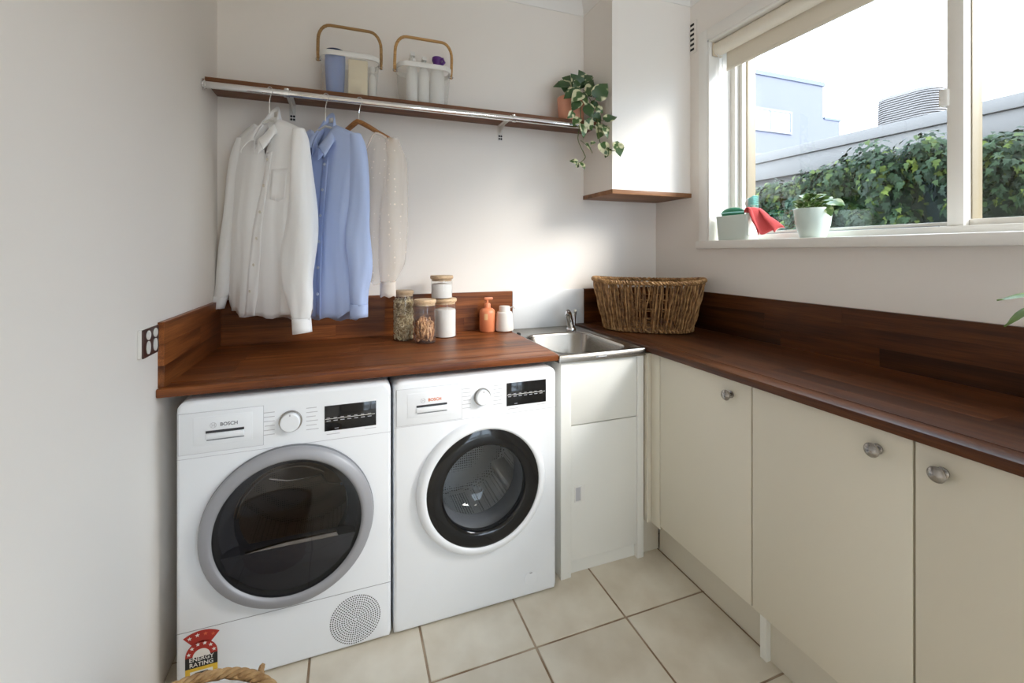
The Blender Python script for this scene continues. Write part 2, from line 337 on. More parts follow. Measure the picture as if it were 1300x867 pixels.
# ================================================================ timber worktops and splashbacks
def staves(parent, axis, lo, hi, a0, a1, rows, mk, mtl, lens=(0.35, 0.9), cuts=None, bev=0.0004):
    # rows of staves between lo..hi along `axis` (0 = x, 1 = y); mk(l0,l1,r0,r1) -> box args
    for r in range(rows):
        r0 = a0 + (a1 - a0) * r / rows; r1 = a0 + (a1 - a0) * (r + 1) / rows
        ps = [lo]
        if cuts and r in cuts: ps += cuts[r]
        else:
            p = lo + random.uniform(0.12, 0.7)
            while p < hi - 0.12: ps.append(p); p += random.uniform(*lens)
        ps.append(hi)
        for l0, l1 in zip(ps, ps[1:]): B(*mk(l0, l1, r0, r1), b=bev, seg=1).obj('stave', mtl, parent)
ZT, ZU = 0.892, 0.866
wl = thing('worktop', 'reddish timber worktop above the two washing appliances', 'worktop', (0.125, 1.87, ZU))
staves(wl, 0, XL, 0.765, 1.615, YB, 7, lambda a, b, c, d: (a, b, c, d, ZU, ZT), M['woodx'])
B(XL, 0.765, 1.545, 1.615, ZU, ZT, b=0.004).obj('front_edge', M['woodx'], wl)
s1 = thing('splashback', 'timber splashback behind the jars under the hanging shirts', 'splashback', (0.15, YB, ZT))
staves(s1, 0, XL + 0.016, 0.808, ZT, 1.082, 3, lambda a, b, c, d: (a, b, YB - 0.016, YB, c, d), M['woodx'], cuts={1: [0.165, 0.62], 0: [-0.05, 0.55], 2: [0.42]})
s2 = thing('splashback', 'short timber splashback on the left wall beside the power outlet', 'splashback', (XL, 1.87, ZT))
staves(s2, 1, 1.562, YB, ZT, 1.082, 3, lambda a, b, c, d: (XL, XL + 0.016, a, b, c, d), M['woodyl'], cuts={1: [1.9], 0: [], 2: []})
ws = B(0.812, 1.236, YB - 0.010, YB, 0.86, 1.082, b=0.001).obj('splash_panel', M['splash'], label='glossy white splash panel behind the steel sink', cat='splashback')
XW = 1.177
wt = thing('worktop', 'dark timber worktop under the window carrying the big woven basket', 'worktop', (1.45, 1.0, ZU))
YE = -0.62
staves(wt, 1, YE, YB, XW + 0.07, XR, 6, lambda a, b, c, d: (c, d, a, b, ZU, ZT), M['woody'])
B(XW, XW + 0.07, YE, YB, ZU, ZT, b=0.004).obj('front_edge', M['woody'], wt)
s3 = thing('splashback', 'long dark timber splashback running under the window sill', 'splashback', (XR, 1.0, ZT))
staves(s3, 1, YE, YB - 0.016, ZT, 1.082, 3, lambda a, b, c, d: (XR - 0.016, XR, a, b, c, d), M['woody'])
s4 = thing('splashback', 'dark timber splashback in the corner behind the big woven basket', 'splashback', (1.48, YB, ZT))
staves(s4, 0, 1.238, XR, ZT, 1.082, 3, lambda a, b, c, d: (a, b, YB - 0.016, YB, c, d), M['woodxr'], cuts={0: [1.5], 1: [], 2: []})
# power outlet
po_ = thing('power_outlet', 'double power outlet with brown faceplate on the left wall', 'power outlet', (XL, 1.475, 1.005))
B(XL, XL + 0.010, 1.427, 1.527, 1.005, 1.081, b=0.002).obj('mounting_block', M['plastic'], po_)
B(XL + 0.010, XL + 0.0145, 1.427, 1.527, 1.005, 1.081, b=0.0015).obj('faceplate', M['brown'], po_)
for y in (1.455, 1.501):
    q = [(y + 0.0125 * math.cos(t) * (1.0), 1.03 + 0.0175 * math.sin(t)) for t in [2 * PI * k / 20 for k in range(20)]]
    MB().prism([(XL + 0.0135, a, b) for a, b in q], (0.003, 0, 0)).obj('socket', M['plastic'], po_)
    q = [(y + 0.013 * math.cos(t) * (0.62 + 0.38 * abs(math.cos(t))), 1.063 + 0.0125 * math.sin(t)) for t in [2 * PI * k / 20 for k in range(20)]]
    MB().prism([(XL + 0.0135, a, b) for a, b in q], (0.0035, 0, 0)).obj('switch', M['plastic'], po_)

# ================================================================ sink unit
SX0, SX1, SY0, SY1 = 0.771, 1.176, 1.552, 2.176
sc = thing('sink_cabinet', 'narrow white cabinet under the steel sink beside the washing machine', 'cabinet', (0.975, 1.86, 0))
B(0.784, 0.829, 1.563, 2.17, 0, 0.852, b=0.0015).obj('side_panel', M['sinkcab'], sc); B(1.141, 1.172, 1.563, 2.17, 0, 0.852, b=0.0015).obj('side_panel', M['sinkcab'], sc)
B(0.8305, 1.1395, 1.567, 1.583, 0.599, 0.852, b=0.001).obj('front_panel', M['sinkcab'], sc)
dr = B(0.8305, 1.1395, 1.567, 1.583, 0.062, 0.595, b=0.001).obj('door', M['sinkcab'], sc)
h_ = MB(); h_.box(0.846, 0.891, 1.5635, 1.567, 0.292, 0.296); h_.box(0.846, 0.891, 1.5635, 1.567, 0.350, 0.354); h_.box(0.846, 0.850, 1.5635, 1.567, 0.296, 0.350); h_.box(0.872, 0.891, 1.5635, 1.567, 0.296, 0.350)
h_.obj('handle_frame', M['plastic'], dr); B(0.850, 0.872, 1.566, 1.5672, 0.296, 0.350).obj('handle_recess', M['print'], dr)
B(0.83, 1.14, 1.585, 1.60, 0.0, 0.06).obj('kick_board', M['sinkcab'], sc)
B(0.83, 1.14, 1.60, 2.17, 0.06, 0.10).obj('carcass', M['sinkcab'], sc)
ST = 0.884
sk = thing('laundry_sink', 'square stainless steel laundry sink set into a thin steel top', 'sink', (0.975, 1.86, 0.855))
# steel top: outer rectangle with a rounded basin
n = 8; outer = rrect(SX0, SX1, SY0, SY1, 0.004, n); inn = rrect(0.802, 1.140, 1.598, 2.035, 0.085, n)
def ring(o, z, k=0): return [Vector((a, b, z)) for a, b in o]
bi = lambda d: rrect(0.802 + d, 1.140 - d, 1.598 + d, 2.035 - d, 0.085 - d * 0.3, n)
m_ = MB().rings([ring(outer, 0.853), ring(outer, ST - 0.004), ring(rrect(SX0 + 0.004, SX1 - 0.004, SY0 + 0.004, SY1 - 0.004, 0.004, n), ST), ring(rrect(SX0 + 0.012, SX1 - 0.012, SY0 + 0.012, SY1 - 0.012, 0.004, n), ST), ring(rrect(SX0 + 0.018, SX1 - 0.018, SY0 + 0.018, SY1 - 0.018, 0.006, n), ST - 0.006),
                  ring(bi(-0.006), ST - 0.006), ring(bi(0.0), ST - 0.009), ring(bi(0.004), ST - 0.018), ring(bi(0.02), ST - 0.19), ring(bi(0.035), ST - 0.215), ring(bi(0.08), ST - 0.222), ring(bi(0.155), ST - 0.224)], False, True)
m_.obj('basin', M['steel'], sk, ang=50)
MB().lathe([(0.03, 0.002), (0.032, 0.0), (0.02, -0.003), (0.0, -0.004)], (0.971, 1.816, ST - 0.2225), 20).obj('drain', M['chrome'], sk)
B(0.936, 0.944, SY0 - 0.0006, SY0, 0.862, 0.870).obj('maker_mark', M['logo'], sk); B(0.946, 0.985, SY0 - 0.0006, SY0, 0.864, 0.868).obj('maker_mark', M['print'], sk)
B(0.786, 0.80, 2.03, 2.055, ST - 0.006, ST + 0.004, b=0.003).obj('overflow_clip', M['blackm'], sk)
tp = thing('tap', 'chrome mixer tap with a slanted spout at the back of the sink', 'tap', (1.105, 2.085, ST - 0.006))
tx, ty, tz = 1.105, 2.085, ST - 0.006
MB().lathe([(0.0, 0), (0.026, 0), (0.026, 0.006), (0.021, 0.012), (0.019, 0.02), (0.0, 0.022)], (tx, ty, tz), 24).obj('tap_body', M['chrome'], tp)
MB().tube([(tx, ty, tz + 0.012), (tx - 0.014, ty - 0.014, tz + 0.045), (tx - 0.036, ty - 0.036, tz + 0.095), (tx - 0.041, ty - 0.042, tz + 0.104)], [0.019, 0.0185, 0.0165, 0.011], 18).obj('spout', M['chrome'], tp)
MB().tube([(tx - 0.034, ty - 0.036, tz + 0.092), (tx - 0.056, ty - 0.066, tz + 0.098), (tx - 0.062, ty - 0.074, tz + 0.088)], [0.012, 0.011, 0.0095], 12).obj('outlet', M['chrome'], tp)
MB().tube([(tx + 0.018, ty + 0.006, tz + 0.02), (tx + 0.022, ty + 0.006, tz + 0.078), (tx + 0.022, ty - 0.002, tz + 0.098), (tx + 0.016, ty - 0.016, tz + 0.101)], [0.0115, 0.011, 0.010, 0.007], 12).obj('lever', M['chrome'], tp)

# ================================================================ base cabinets on the right
XD = 1.197
def knob(y, z, door):
    MB().lathe([(0, 0), (-0.0, 0), (0.012, 0), (0.012, -0.003), (0.006, -0.006), (0.0055, -0.014), (0.010, -0.017), (0.0165, -0.021), (0.0172, -0.025), (0.013, -0.030), (0.006, -0.0325), (0, -0.033)], (XD, y, z), 20, 'x').obj('knob', M['nickel'], door)
cabs = [(1.052, 1.489, 1.132, 'cream base cabinet nearest the sink with its knob at the top right'), (0.624, 1.049, 0.696, 'cream base cabinet in the middle of the right-hand run'), (0.196, 0.621, 0.571, 'cream base cabinet at the right edge with its knob at the top left'), (-0.61, 0.193, None, 'cream end cabinet of the right-hand run nearest the viewer')]
for y0, y1, ky, lab in cabs:
    c = thing('base_cabinet', lab, 'cabinet', (1.45, (y0 + y1) / 2, 0), 'cream base cabinets under the window worktop')
    ka = XD + (0.07 if y0 > 1.0 else 0.052)
    B(XD + 0.019, XR - 0.002, y0, y1 + 0.0025, 0.15, ZU - 0.001).obj('carcass', M['cabin'], c)
    d = B(XD, XD + 0.018, y0 + 0.0015, y1 - 0.0005, 0.166, 0.861, b=0.0012).obj('door', M['cab'], c)
    B(ka, ka + 0.016, y0, y1 + (0.09 if y0 > 1.0 else 0.002), 0.0, 0.149).obj('kick_board', M['kick'], c)
    if y0 > 0.5 and y0 < 1.0: B(ka - 0.018, ka, y1 - 0.022, y1 + 0.001, 0.0, 0.149).obj('end_strip', M['sinkcab'], c)
    if ky: knob(ky, 0.813, d)
fp = thing('filler_panel', 'cream filler panel closing the corner between sink cabinet and base cabinets', 'panel', (1.21, 1.53, 0))
B(XD, XD + 0.018, 1.4915, 1.545, 0.152, 0.861, b=0.0012).obj('panel', M['cab'], fp)
B(XD - 0.018, XD + 0.07, 1.588, 1.604, 0.0, 0.15).obj('kick_return', M['kick'], fp); B(XD - 0.018, XD + 0.005, 1.547, 1.60, 0.152, 0.861).obj('return_panel', M['cab'], fp)

# ================================================================ dryer and washing machine
def star(cx, cz, r, y, rot=0):
    return [(cx + (r if k % 2 == 0 else r * 0.42) * math.sin(PI * k / 5 + rot), y, cz + (r if k % 2 == 0 else r * 0.42) * math.cos(PI * k / 5 + rot)) for k in range(10)]
def cabinet_shell(x0, x1, ztop, y, cx, cz, r, root, yb=2.10):
    NN = 288; hole = [(cx + r * math.cos(2 * PI * k / NN), cz + r * math.sin(2 * PI * k / NN)) for k in range(NN)]
    def rect(d, rad):
        out = []; a0, a1, b0, b1 = x0 + d, x1 - d, 0.004 + d, ztop - d
        for k in range(NN):
            q = 2 * PI * k / NN; dx, dz = math.cos(q), math.sin(q); t = 1e9
            if dx > 1e-9: t = min(t, (a1 - cx) / dx)
            if dx < -1e-9: t = min(t, (a0 - cx) / dx)
            if dz > 1e-9: t = min(t, (b1 - cz) / dz)
            if dz < -1e-9: t = min(t, (b0 - cz) / dz)
            px, pz = cx + dx * t, cz + dz * t
            rad_ = rad
            for (ux, sx) in ((a0 + rad, -1), (a1 - rad, 1)):         # round the corners
                for (uz, sz) in ((b1 - rad, 1),):
                    if (px - ux) * sx > 0 and (pz - uz) * sz > 0:
                        v = Vector((px - ux, pz - uz)); v = v.normalized() * rad; px, pz = ux + v.x, uz + v.y
            out.append((px, pz))
        # make sure true corners are represented
        return out
    R = lambda pts, yy: [Vector((a, yy, b)) for a, b in pts]
    MB().rings([R(hole, y + 0.05), R(hole, y), R(rect(0.012, 0.02), y), R(rect(0.006, 0.022), y + 0.0015), R(rect(0.001, 0.024), y + 0.007), R(rect(0, 0.025), y + 0.014), R(rect(0, 0.025), yb)], False, True).obj('body', M['white'], root, ang=45)
def controls(x0, y, root, red, disp, dial, drawer, hz):
    e = 0.0006
    d = B(drawer[0], drawer[1], y - 0.0025, y, drawer[2], drawer[3], b=0.001).obj('detergent_drawer', M['whitep'], root)
    g = MB()
    for a in ((drawer[0] - 0.0015, drawer[1] + 0.0015, drawer[3], drawer[3] + 0.0012), (drawer[0] - 0.0015, drawer[1] + 0.0015, drawer[2] - 0.0012, drawer[2]), (drawer[0] - 0.0015, drawer[0], drawer[2], drawer[3]), (drawer[1], drawer[1] + 0.0015, drawer[2], drawer[3])): g.box(a[0], a[1], y - 0.0008, y, a[2], a[3])
    g.obj('drawer_gap', M['print'], d)
    hx0, hx1 = hz[0], hz[1]; z = hz[2]; yy = y - 0.0025
    B(hx0 - 0.03, hx1 + 0.022, yy - 0.0012, yy, z - 0.035, z + 0.048, b=0.0005).obj('handle_plate', M['white'], d)
    B(hx0, hx1, yy - 0.0022, yy - 0.0012, z - 0.001, z + 0.006).obj('handle_slot', M['dark'], d)
    B(hx0, hx1, yy - 0.006, yy - 0.0012, z - 0.018, z - 0.0015, b=0.002).obj('handle_bar', M['whitep'], d); B(hx0 + 0.002, hx1, yy - 0.0018, yy - 0.0012, z - 0.023, z - 0.020).obj('handle_shadow_gap', M['logo'], d)
    # brand lettering and round mark
    lx = (hx0 + hx1) / 2 + 0.010; lz = z + 0.021; ly = yy - 0.0014
    text('BOSCH', 0.0140, lx, lz, ly, M['logor' if red else 'logo'], d, bold=0.035)
    rg = MB(); c = (lx - 0.040, ly, lz)
    rg.tube([(c[0] + 0.0078 * math.cos(t), ly - 0.0002, c[2] + 0.0078 * math.sin(t)) for t in [2 * PI * k / 24 for k in range(24)]], 0.0006, 5, True)
    for s in (-1, 1): rg.tube([(c[0] + s * 0.004, ly - 0.0002, c[2] - 0.005), (c[0] + s * 0.0025, ly - 0.0002, c[2]), (c[0] + s * 0.004, ly - 0.0002, c[2] + 0.005)], 0.0006, 5)
    rg.box(c[0] - 0.003, c[0] + 0.003, ly - 0.0004, ly, c[2] - 0.0006, c[2] + 0.0006); rg.obj('brand_mark', M['print'], d)
    # dial
    kx, kz, kr = dial
    MB().lathe([(kr, 0), (kr, -0.004), (kr - 0.0012, -0.0055), (kr - 0.004, -0.0055), (kr - 0.0045, -0.003)], (kx, y, kz), 40, 'y').obj('dial_ring', M['nickel'], root)
    MB().lathe([(kr - 0.0045, -0.003), (kr - 0.005, -0.018), (kr - 0.0075, -0.0205), (0.0, -0.021)], (kx, y, kz), 40, 'y').obj('dial', M['whitep'], root)
    B(kx - 0.0012, kx + 0.0012, y - 0.0214, y - 0.0205, kz + kr - 0.012, kz + kr - 0.0065).obj('dial_pointer', M['logo'], root)
    pr = MB()
    for s in (-1, 1):
        for r in range(6):
            l = (0.036, 0.03, 0.033, 0.027, 0.034, 0.03)[(r + (s > 0)) % 6]; a = kx + s * (kr + 0.011); zz = kz + 0.034 - r * 0.0135
            pr.box(min(a, a + s * l), max(a, a + s * l), y - 0.0003, y, zz - 0.0011, zz + 0.0011)
    pr.obj('program_print', M['print'], root, kind='stuff')
    # display
    dx0, dx1, dz0, dz1 = disp
    D = B(dx0, dx1, y - 0.0012, y + 0.002, dz0, dz1, b=0.0005).obj('display', M['black'], root)
    zz = dz0 + (dz1 - dz0) * 0.47
    B(dx0 + 0.002, dx1 - 0.004, y - 0.0016, y - 0.0012, zz, zz + 0.0012).obj('display_line', M['paper'], D)
    ic = MB()
    for k in range(7):
        a = dx0 + 0.006 + k * (dx1 - dx0 - 0.012) / 7; ic.box(a, a + 0.012, y - 0.0016, y - 0.0012, zz - 0.0065, zz - 0.0045); ic.box(a, a + 0.010, y - 0.0016, y - 0.0012, zz + 0.003, zz + 0.0045)
    ic.box(dx0 + 0.03, dx0 + 0.042, y - 0.0016, y - 0.0012, dz0 + 0.006, dz0 + 0.0075)
    ic.obj('display_print', M['print'], D, kind='stuff')
    B(dx0 + 0.006, dx0 + 0.045, y - 0.0003, y, dz0 - 0.012, dz0 - 0.0098).obj('model_print', M['print'], root); B(dx1 - 0.036, dx1, y - 0.0003, y, dz0 - 0.009, dz0 - 0.0072).obj('model_print', M['print'], root)

YA = 1.530
def perforated(name, base, hole, scale):
    m = mat(name, base, 0.32, 0.5); N = m.node_tree.nodes; L = m.node_tree.links
    vo = N.new('ShaderNodeTexVoronoi'); vo.inputs['Scale'].default_value = scale; vo.inputs['Randomness'].default_value = 0.15; L.new(N['Texture Coordinate'].outputs['Object'], vo.inputs['Vector'])
    rp = N.new('ShaderNodeValToRGB'); rp.color_ramp.elements[0].position = 0.22; rp.color_ramp.elements[0].color = (*hole, 1); rp.color_ramp.elements[1].position = 0.34; rp.color_ramp.elements[1].color = (*base, 1)
    L.new(vo.outputs['Distance'], rp.inputs[0]); L.new(rp.outputs[0], N['Principled BSDF'].inputs['Base Color']); return m
M['drump'] = perforated('dryer_drum', (0.34, 0.27, 0.21), (0.14, 0.11, 0.09), 130)
dy = thing('tumble_dryer', 'white tumble dryer with silver door ring and dark tinted window', 'dryer', (-0.16, 1.8, 0))
DC = (-0.163, 0.446)
cabinet_shell(-0.462, 0.137, 0.851, YA, DC[0], DC[1], 0.205, dy)
controls(-0.462, YA, dy, False, (-0.068, 0.089, 0.716, 0.796), (-0.165, 0.762, 0.033), (-0.455, -0.240, 0.700, 0.818), (-0.388, -0.290, 0.757))
B(-0.4615, 0.1365, YA - 0.0006, YA, 0.6865, 0.6878).obj('panel_seam', M['print'], dy); B(-0.4615, 0.1365, YA - 0.0006, YA, 0.186, 0.1875).obj('panel_seam', M['seam'], dy)
door = MB().lathe([(0.2415, 0.001), (0.2425, -0.014), (0.2405, -0.024), (0.236, -0.029), (0.222, -0.034), (0.213, -0.035), (0.2085, -0.033), (0.2052, -0.027)], (DC[0], YA, DC[1]), 72, 'y').obj('door_ring', M['silver'], dy, ang=60)
MB().lathe([(0.2435, 0.0005), (0.2445, -0.006), (0.2425, -0.012)], (DC[0], YA, DC[1]), 72, 'y').obj('door_edge', M['gasket'], dy)
MB().lathe([(0.2045, -0.024), (0.17, -0.030), (0.10, -0.0345), (0.0, -0.036)], (DC[0], YA, DC[1]), 64, 'y').obj('door_glass', M['tint'], dy, ang=60)
MB().lathe([(0.2053, -0.0275), (0.203, -0.012), (0.198, 0.012), (0.199, 0.02)], (DC[0], YA, DC[1]), 64, 'y').obj('inner_lip', M['blackm'], dy)
# what shows behind the glass: lower shield, lint screen, drum with lifters, tubes for rim arcs and reflections
def circ(cx, cz, r, a0, a1, n, y): return [(cx + r * math.cos(a0 + (a1 - a0) * k / n), y, cz + r * math.sin(a0 + (a1 - a0) * k / n)) for k in range(n + 1)]
zsh = DC[1] - 0.065
a = math.asin(-0.065 / 0.199)
shp = circ(DC[0], DC[1], 0.199, PI - a, 2 * PI + a, 40, YA - 0.006)
MB().prism(shp, (0, 0.05, 0)).obj('lower_shield', M['dark'], dy)
MB().rings([[Vector((DC[0] + s * 0.185, YA - 0.006, zsh - 0.002)) for s in (-1,)] + [Vector((DC[0] + 0.185, YA - 0.006, zsh - 0.002)), Vector((DC[0] + 0.17, YA - 0.012, zsh - 0.045)), Vector((DC[0] - 0.17, YA - 0.012, zsh - 0.045))],
            [Vector((DC[0] - 0.15, YA - 0.016, zsh - 0.055)), Vector((DC[0] + 0.15, YA - 0.016, zsh - 0.055)), Vector((DC[0] + 0.15, YA - 0.016, zsh - 0.06)), Vector((DC[0] - 0.15, YA - 0.016, zsh - 0.06))]], True, True).obj('shield_step', M['dark'], dy)
MB().prism([(DC[0] - 0.125, YA - 0.007, zsh + 0.001), (DC[0] + 0.135, YA - 0.007, zsh + 0.001), (DC[0] + 0.13, YA - 0.003, zsh + 0.010), (DC[0] - 0.02, YA - 0.003, zsh + 0.009)], (0, 0.01, 0)).obj('lint_screen', M['nickel'], dy)
MB().lathe([(0.16, 0.09), (0.262, 0.10), (0.268, 0.30), (0.268, 0.48), (0.10, 0.50), (0.0, 0.50)], (DC[0], YA, DC[1]), 56, 'y').obj('drum', M['drump'], dy, ang=30)
MB().lathe([(0.200, 0.012), (0.19, 0.03), (0.165, 0.05), (0.16, 0.09), (0.17, 0.098)], (DC[0], YA, DC[1]), 56, 'y').obj('drum_collar', M['dark'], dy, ang=30)
for r, yy, aa in ((0.150, 0.045, (0.28, 0.97)), (0.160, 0.05, (0.60, 0.97)), (0.095, 0.34, (0.08, 0.92)), (0.105, 0.33, (0.05, 0.6))):
    MB().tube(circ(DC[0] - 0.005, DC[1] + 0.005, r, PI * aa[0], PI * aa[1], 24, YA + yy), 0.0025, 6).obj('inner_rim', M['drumd'], dy)  # thin arcs standing in for rim lines and reflections
lf = [(DC[0] - 0.10, YA + 0.26, DC[1] + 0.030), (DC[0] - 0.04, YA + 0.26, DC[1] + 0.012), (DC[0] + 0.03, YA + 0.25, DC[1] + 0.016), (DC[0] + 0.075, YA + 0.22, DC[1] + 0.034), (DC[0] + 0.095, YA + 0.16, DC[1] + 0.030), (DC[0] + 0.145, YA + 0.04, DC[1] + 0.075)]
MB().tube(lf, 0.0035, 8).obj('drum_lifter', M['drum'], dy)
MB().tube([(p_[0] * 0.98, p_[1] + 0.04, p_[2] + 0.045) for p_ in lf[:4]], 0.003, 8).obj('drum_lifter', M['drum'], dy)
for k in range(5): MB().tube(circ(DC[0] + 0.02 + 0.012 * k, DC[1] + 0.03, 0.135 - 0.002 * k, 0.30 * PI, 0.44 * PI, 8, YA + 0.055), 0.0018, 5).obj('vent_rib', M['drum'], dy)
# air grille: concentric rings of holes
gr = MB(); gc = (0.025, 0.093)
for r in range(1, 12):
    rr = 0.0069 * r; k0 = max(6, int(2 * PI * rr / 0.0070))
    for k in range(k0):
        q = 2 * PI * (k + 0.3 * r) / k0; cx, cz = gc[0] + rr * math.cos(q), gc[1] + rr * math.sin(q)
        gr.add([(cx + 0.0022 * math.cos(t), YA - 0.0005, cz + 0.0022 * math.sin(t)) for t in [2 * PI * i / 8 for i in range(8)]], [tuple(range(8))])
gr.obj('air_grille', M['hole'], dy, ang=None, fix=False, kind='stuff')
B(-0.205, -0.155, YA - 0.003, YA, 0.190, 0.197, b=0.001).obj('door_catch', M['whitep'], dy)
# energy rating sticker
ex, ey = -0.399, YA - 0.0005
EL = B(ex - 0.040, ex + 0.040, ey, YA + 0.0005, 0.028, 0.088).obj('energy_label', M['yellow'], dy)
def flat(name, poly, m, dy_=0.0004): return MB().prism([(p[0], ey, p[1]) for p in poly], (0, -dy_, 0)).obj(name, m, EL, ang=None)
arc = lambda cx, cz, r, a0, a1, n=18: [(cx + r * math.cos(math.radians(a0 + (a1 - a0) * k / n)), cz + r * math.sin(math.radians(a0 + (a1 - a0) * k / n))) for k in range(n + 1)]
flat('red_arch', arc(ex, 0.113, 0.040, 0, 180) + [(ex - 0.040, 0.108), (ex + 0.040, 0.108)], M['red'])
flat('red_fan', arc(ex, 0.100, 0.083, 57, 123) + arc(ex, 0.100, 0.050, 118, 62), M['red'])
flat('white_dome', arc(ex, 0.108, 0.022, 0, 180), M['paper'], 0.0007)
flat('black_band', [(ex - 0.040, 0.078), (ex + 0.040, 0.078), (ex + 0.040, 0.110), (ex - 0.040, 0.110)], M['paperd'], 0.0006)
for k in range(6):
    q = math.radians(168 - k * 31); st = star(ex + 0.032 * math.cos(q), 0.113 + 0.032 * math.sin(q), 0.0058, ey - 0.0004); MB().prism(st, (0, -0.0004, 0)).obj('star', M['paper'], EL, ang=None)
M['starr'] = mat('label_star_red', (0.62, 0.12, 0.05), 0.5)
for k in range(4):
    q = math.radians(114 - k * 16); st = star(ex + 0.072 * math.cos(q), 0.100 + 0.072 * math.sin(q), 0.0062, ey - 0.0004); MB().prism(st, (0, -0.0004, 0)).obj('star', M['paper'] if k < 2 else M['starr'], EL, ang=None)
text('ENERGY', 0.0165, ex, 0.1020, ey - 0.0007, M['paper'], EL, bold=0.01); text('RATING', 0.0165, ex, 0.0865, ey - 0.0007, M['paper'], EL, bold=0.01)
flat('white_field', [(ex - 0.028, 0.032), (ex + 0.028, 0.032), (ex + 0.028, 0.068), (ex - 0.028, 0.068)], M['paper'], 0.0006)
flat('black_print', [(ex - 0.016, 0.060), (ex + 0.016, 0.060), (ex + 0.016, 0.064), (ex - 0.016, 0.064)], M['paperd'], 0.0009)

wm = thing('washing_machine', 'white front-loading washing machine with black door ring and glass bowl', 'washing machine', (0.446, 1.8, 0))
WC = (0.457, 0.451)
cabinet_shell(0.146, 0.747, 0.847, YA, WC[0], WC[1], 0.200, wm)
controls(0.146, YA, wm, True, (0.546, 0.704, 0.722, 0.806), (0.453, 0.768, 0.031), (0.155, 0.378, 0.700, 0.822), (0.220, 0.325, 0.758))
B(0.1465, 0.7465, YA - 0.0006, YA, 0.6955, 0.6965).obj('panel_seam', M['print'], wm)
MB().lathe([(0.238, 0.001), (0.2375, -0.010), (0.234, -0.020), (0.226, -0.027), (0.214, -0.029), (0.2075, -0.027), (0.2065, -0.023)], (WC[0], YA, WC[1]), 72, 'y').obj('door_ring', M['white'], wm, ang=60)
MB().lathe([(0.2068, -0.0235), (0.195, -0.0275), (0.165, -0.030), (0.154, -0.0285), (0.150, -0.02), (0.152, 0.0)], (WC[0], YA, WC[1]), 72, 'y').obj('door_trim', M['black'], wm, ang=60)
MB().lathe([(0.151, -0.022), (0.147, -0.005), (0.143, 0.03), (0.136, 0.075), (0.118, 0.098), (0.08, 0.108), (0.0, 0.112)], (WC[0], YA, WC[1]), 64, 'y').obj('glass_bowl', M['bowl'], wm, ang=60)
MB().lathe([(0.200, 0.02), (0.175, 0.03), (0.158, 0.05), (0.152, 0.09), (0.165, 0.10), (0.19, 0.105)], (WC[0], YA, WC[1]), 56, 'y').obj('door_seal', M['gasket'], wm, ang=60)
# perforated drum: dots come from a material on real geometry, lifters are ridges
M['drumw'] = mat('drum_lifter_steel', (0.85, 0.85, 0.84), 0.3, 0.5); dm = M['drumw'].copy(); dm.name = 'perforated_drum'; nt = dm.node_tree; N = nt.nodes; L = nt.links
vo = N.new('ShaderNodeTexVoronoi'); vo.inputs['Scale'].default_value = 100; vo.inputs['Randomness'].default_value = 0.12
L.new(N['Texture Coordinate'].outputs['Object'], vo.inputs['Vector']); rp = N.new('ShaderNodeValToRGB'); rp.color_ramp.elements[0].position = 0.22; rp.color_ramp.elements[0].color = (0.02, 0.02, 0.02, 1); rp.color_ramp.elements[1].position = 0.34; rp.color_ramp.elements[1].color = (0.88, 0.88, 0.87, 1)
L.new(vo.outputs['Distance'], rp.inputs[0]); L.new(rp.outputs[0], N['Principled BSDF'].inputs['Base Color'])
MB().lathe([(0.172, 0.106), (0.232, 0.115), (0.240, 0.14), (0.240, 0.40), (0.228, 0.42), (0.10, 0.43), (0.0, 0.425)], (WC[0], YA, WC[1]), 60, 'y').obj('drum', dm, wm, ang=35)
for q in (205, 325, 85):
    t = math.radians(q); d = Vector((math.cos(t), 0, math.sin(t))); e = Vector((-math.sin(t), 0, math.cos(t))); c0 = Vector((WC[0], YA, WC[1]))
    sect = lambda yy, k: [c0 + Vector((0, yy, 0)) + d * (0.240 - hh * k) + e * ww for ww, hh in ((-0.04, 0), (-0.022, 0.04), (-0.006, 0.062), (0.006, 0.062), (0.022, 0.04), (0.04, 0))]
    MB().rings([sect(0.12, 0.2), sect(0.15, 0.9), sect(0.36, 1), sect(0.40, 0.3)], True, True).obj('drum_lifter', M['drumw'], wm, ang=50)
MB().lathe([(0.0255, 0), (0.0255, -0.0012), (0.0235, -0.0016), (0.0, -0.0016)], (0.643, YA, 0.069), 32, 'y').obj('filter_cover', M['white'], wm)
B(0.637, 0.647, YA - 0.0022, YA - 0.0015, 0.088, 0.0905).obj('filter_slot', M['logo'], wm)
for t_, xs in ((dy, (-0.42, 0.09)), (wm, (0.19, 0.70))):
    for x in xs:
        for y in (1.60, 2.04): MB().lathe([(0.018, 0), (0.018, 0.006), (0.008, 0.008), (0.008, 0.02)], (x, y, 0), 12).obj('foot', M['dark'], t_)

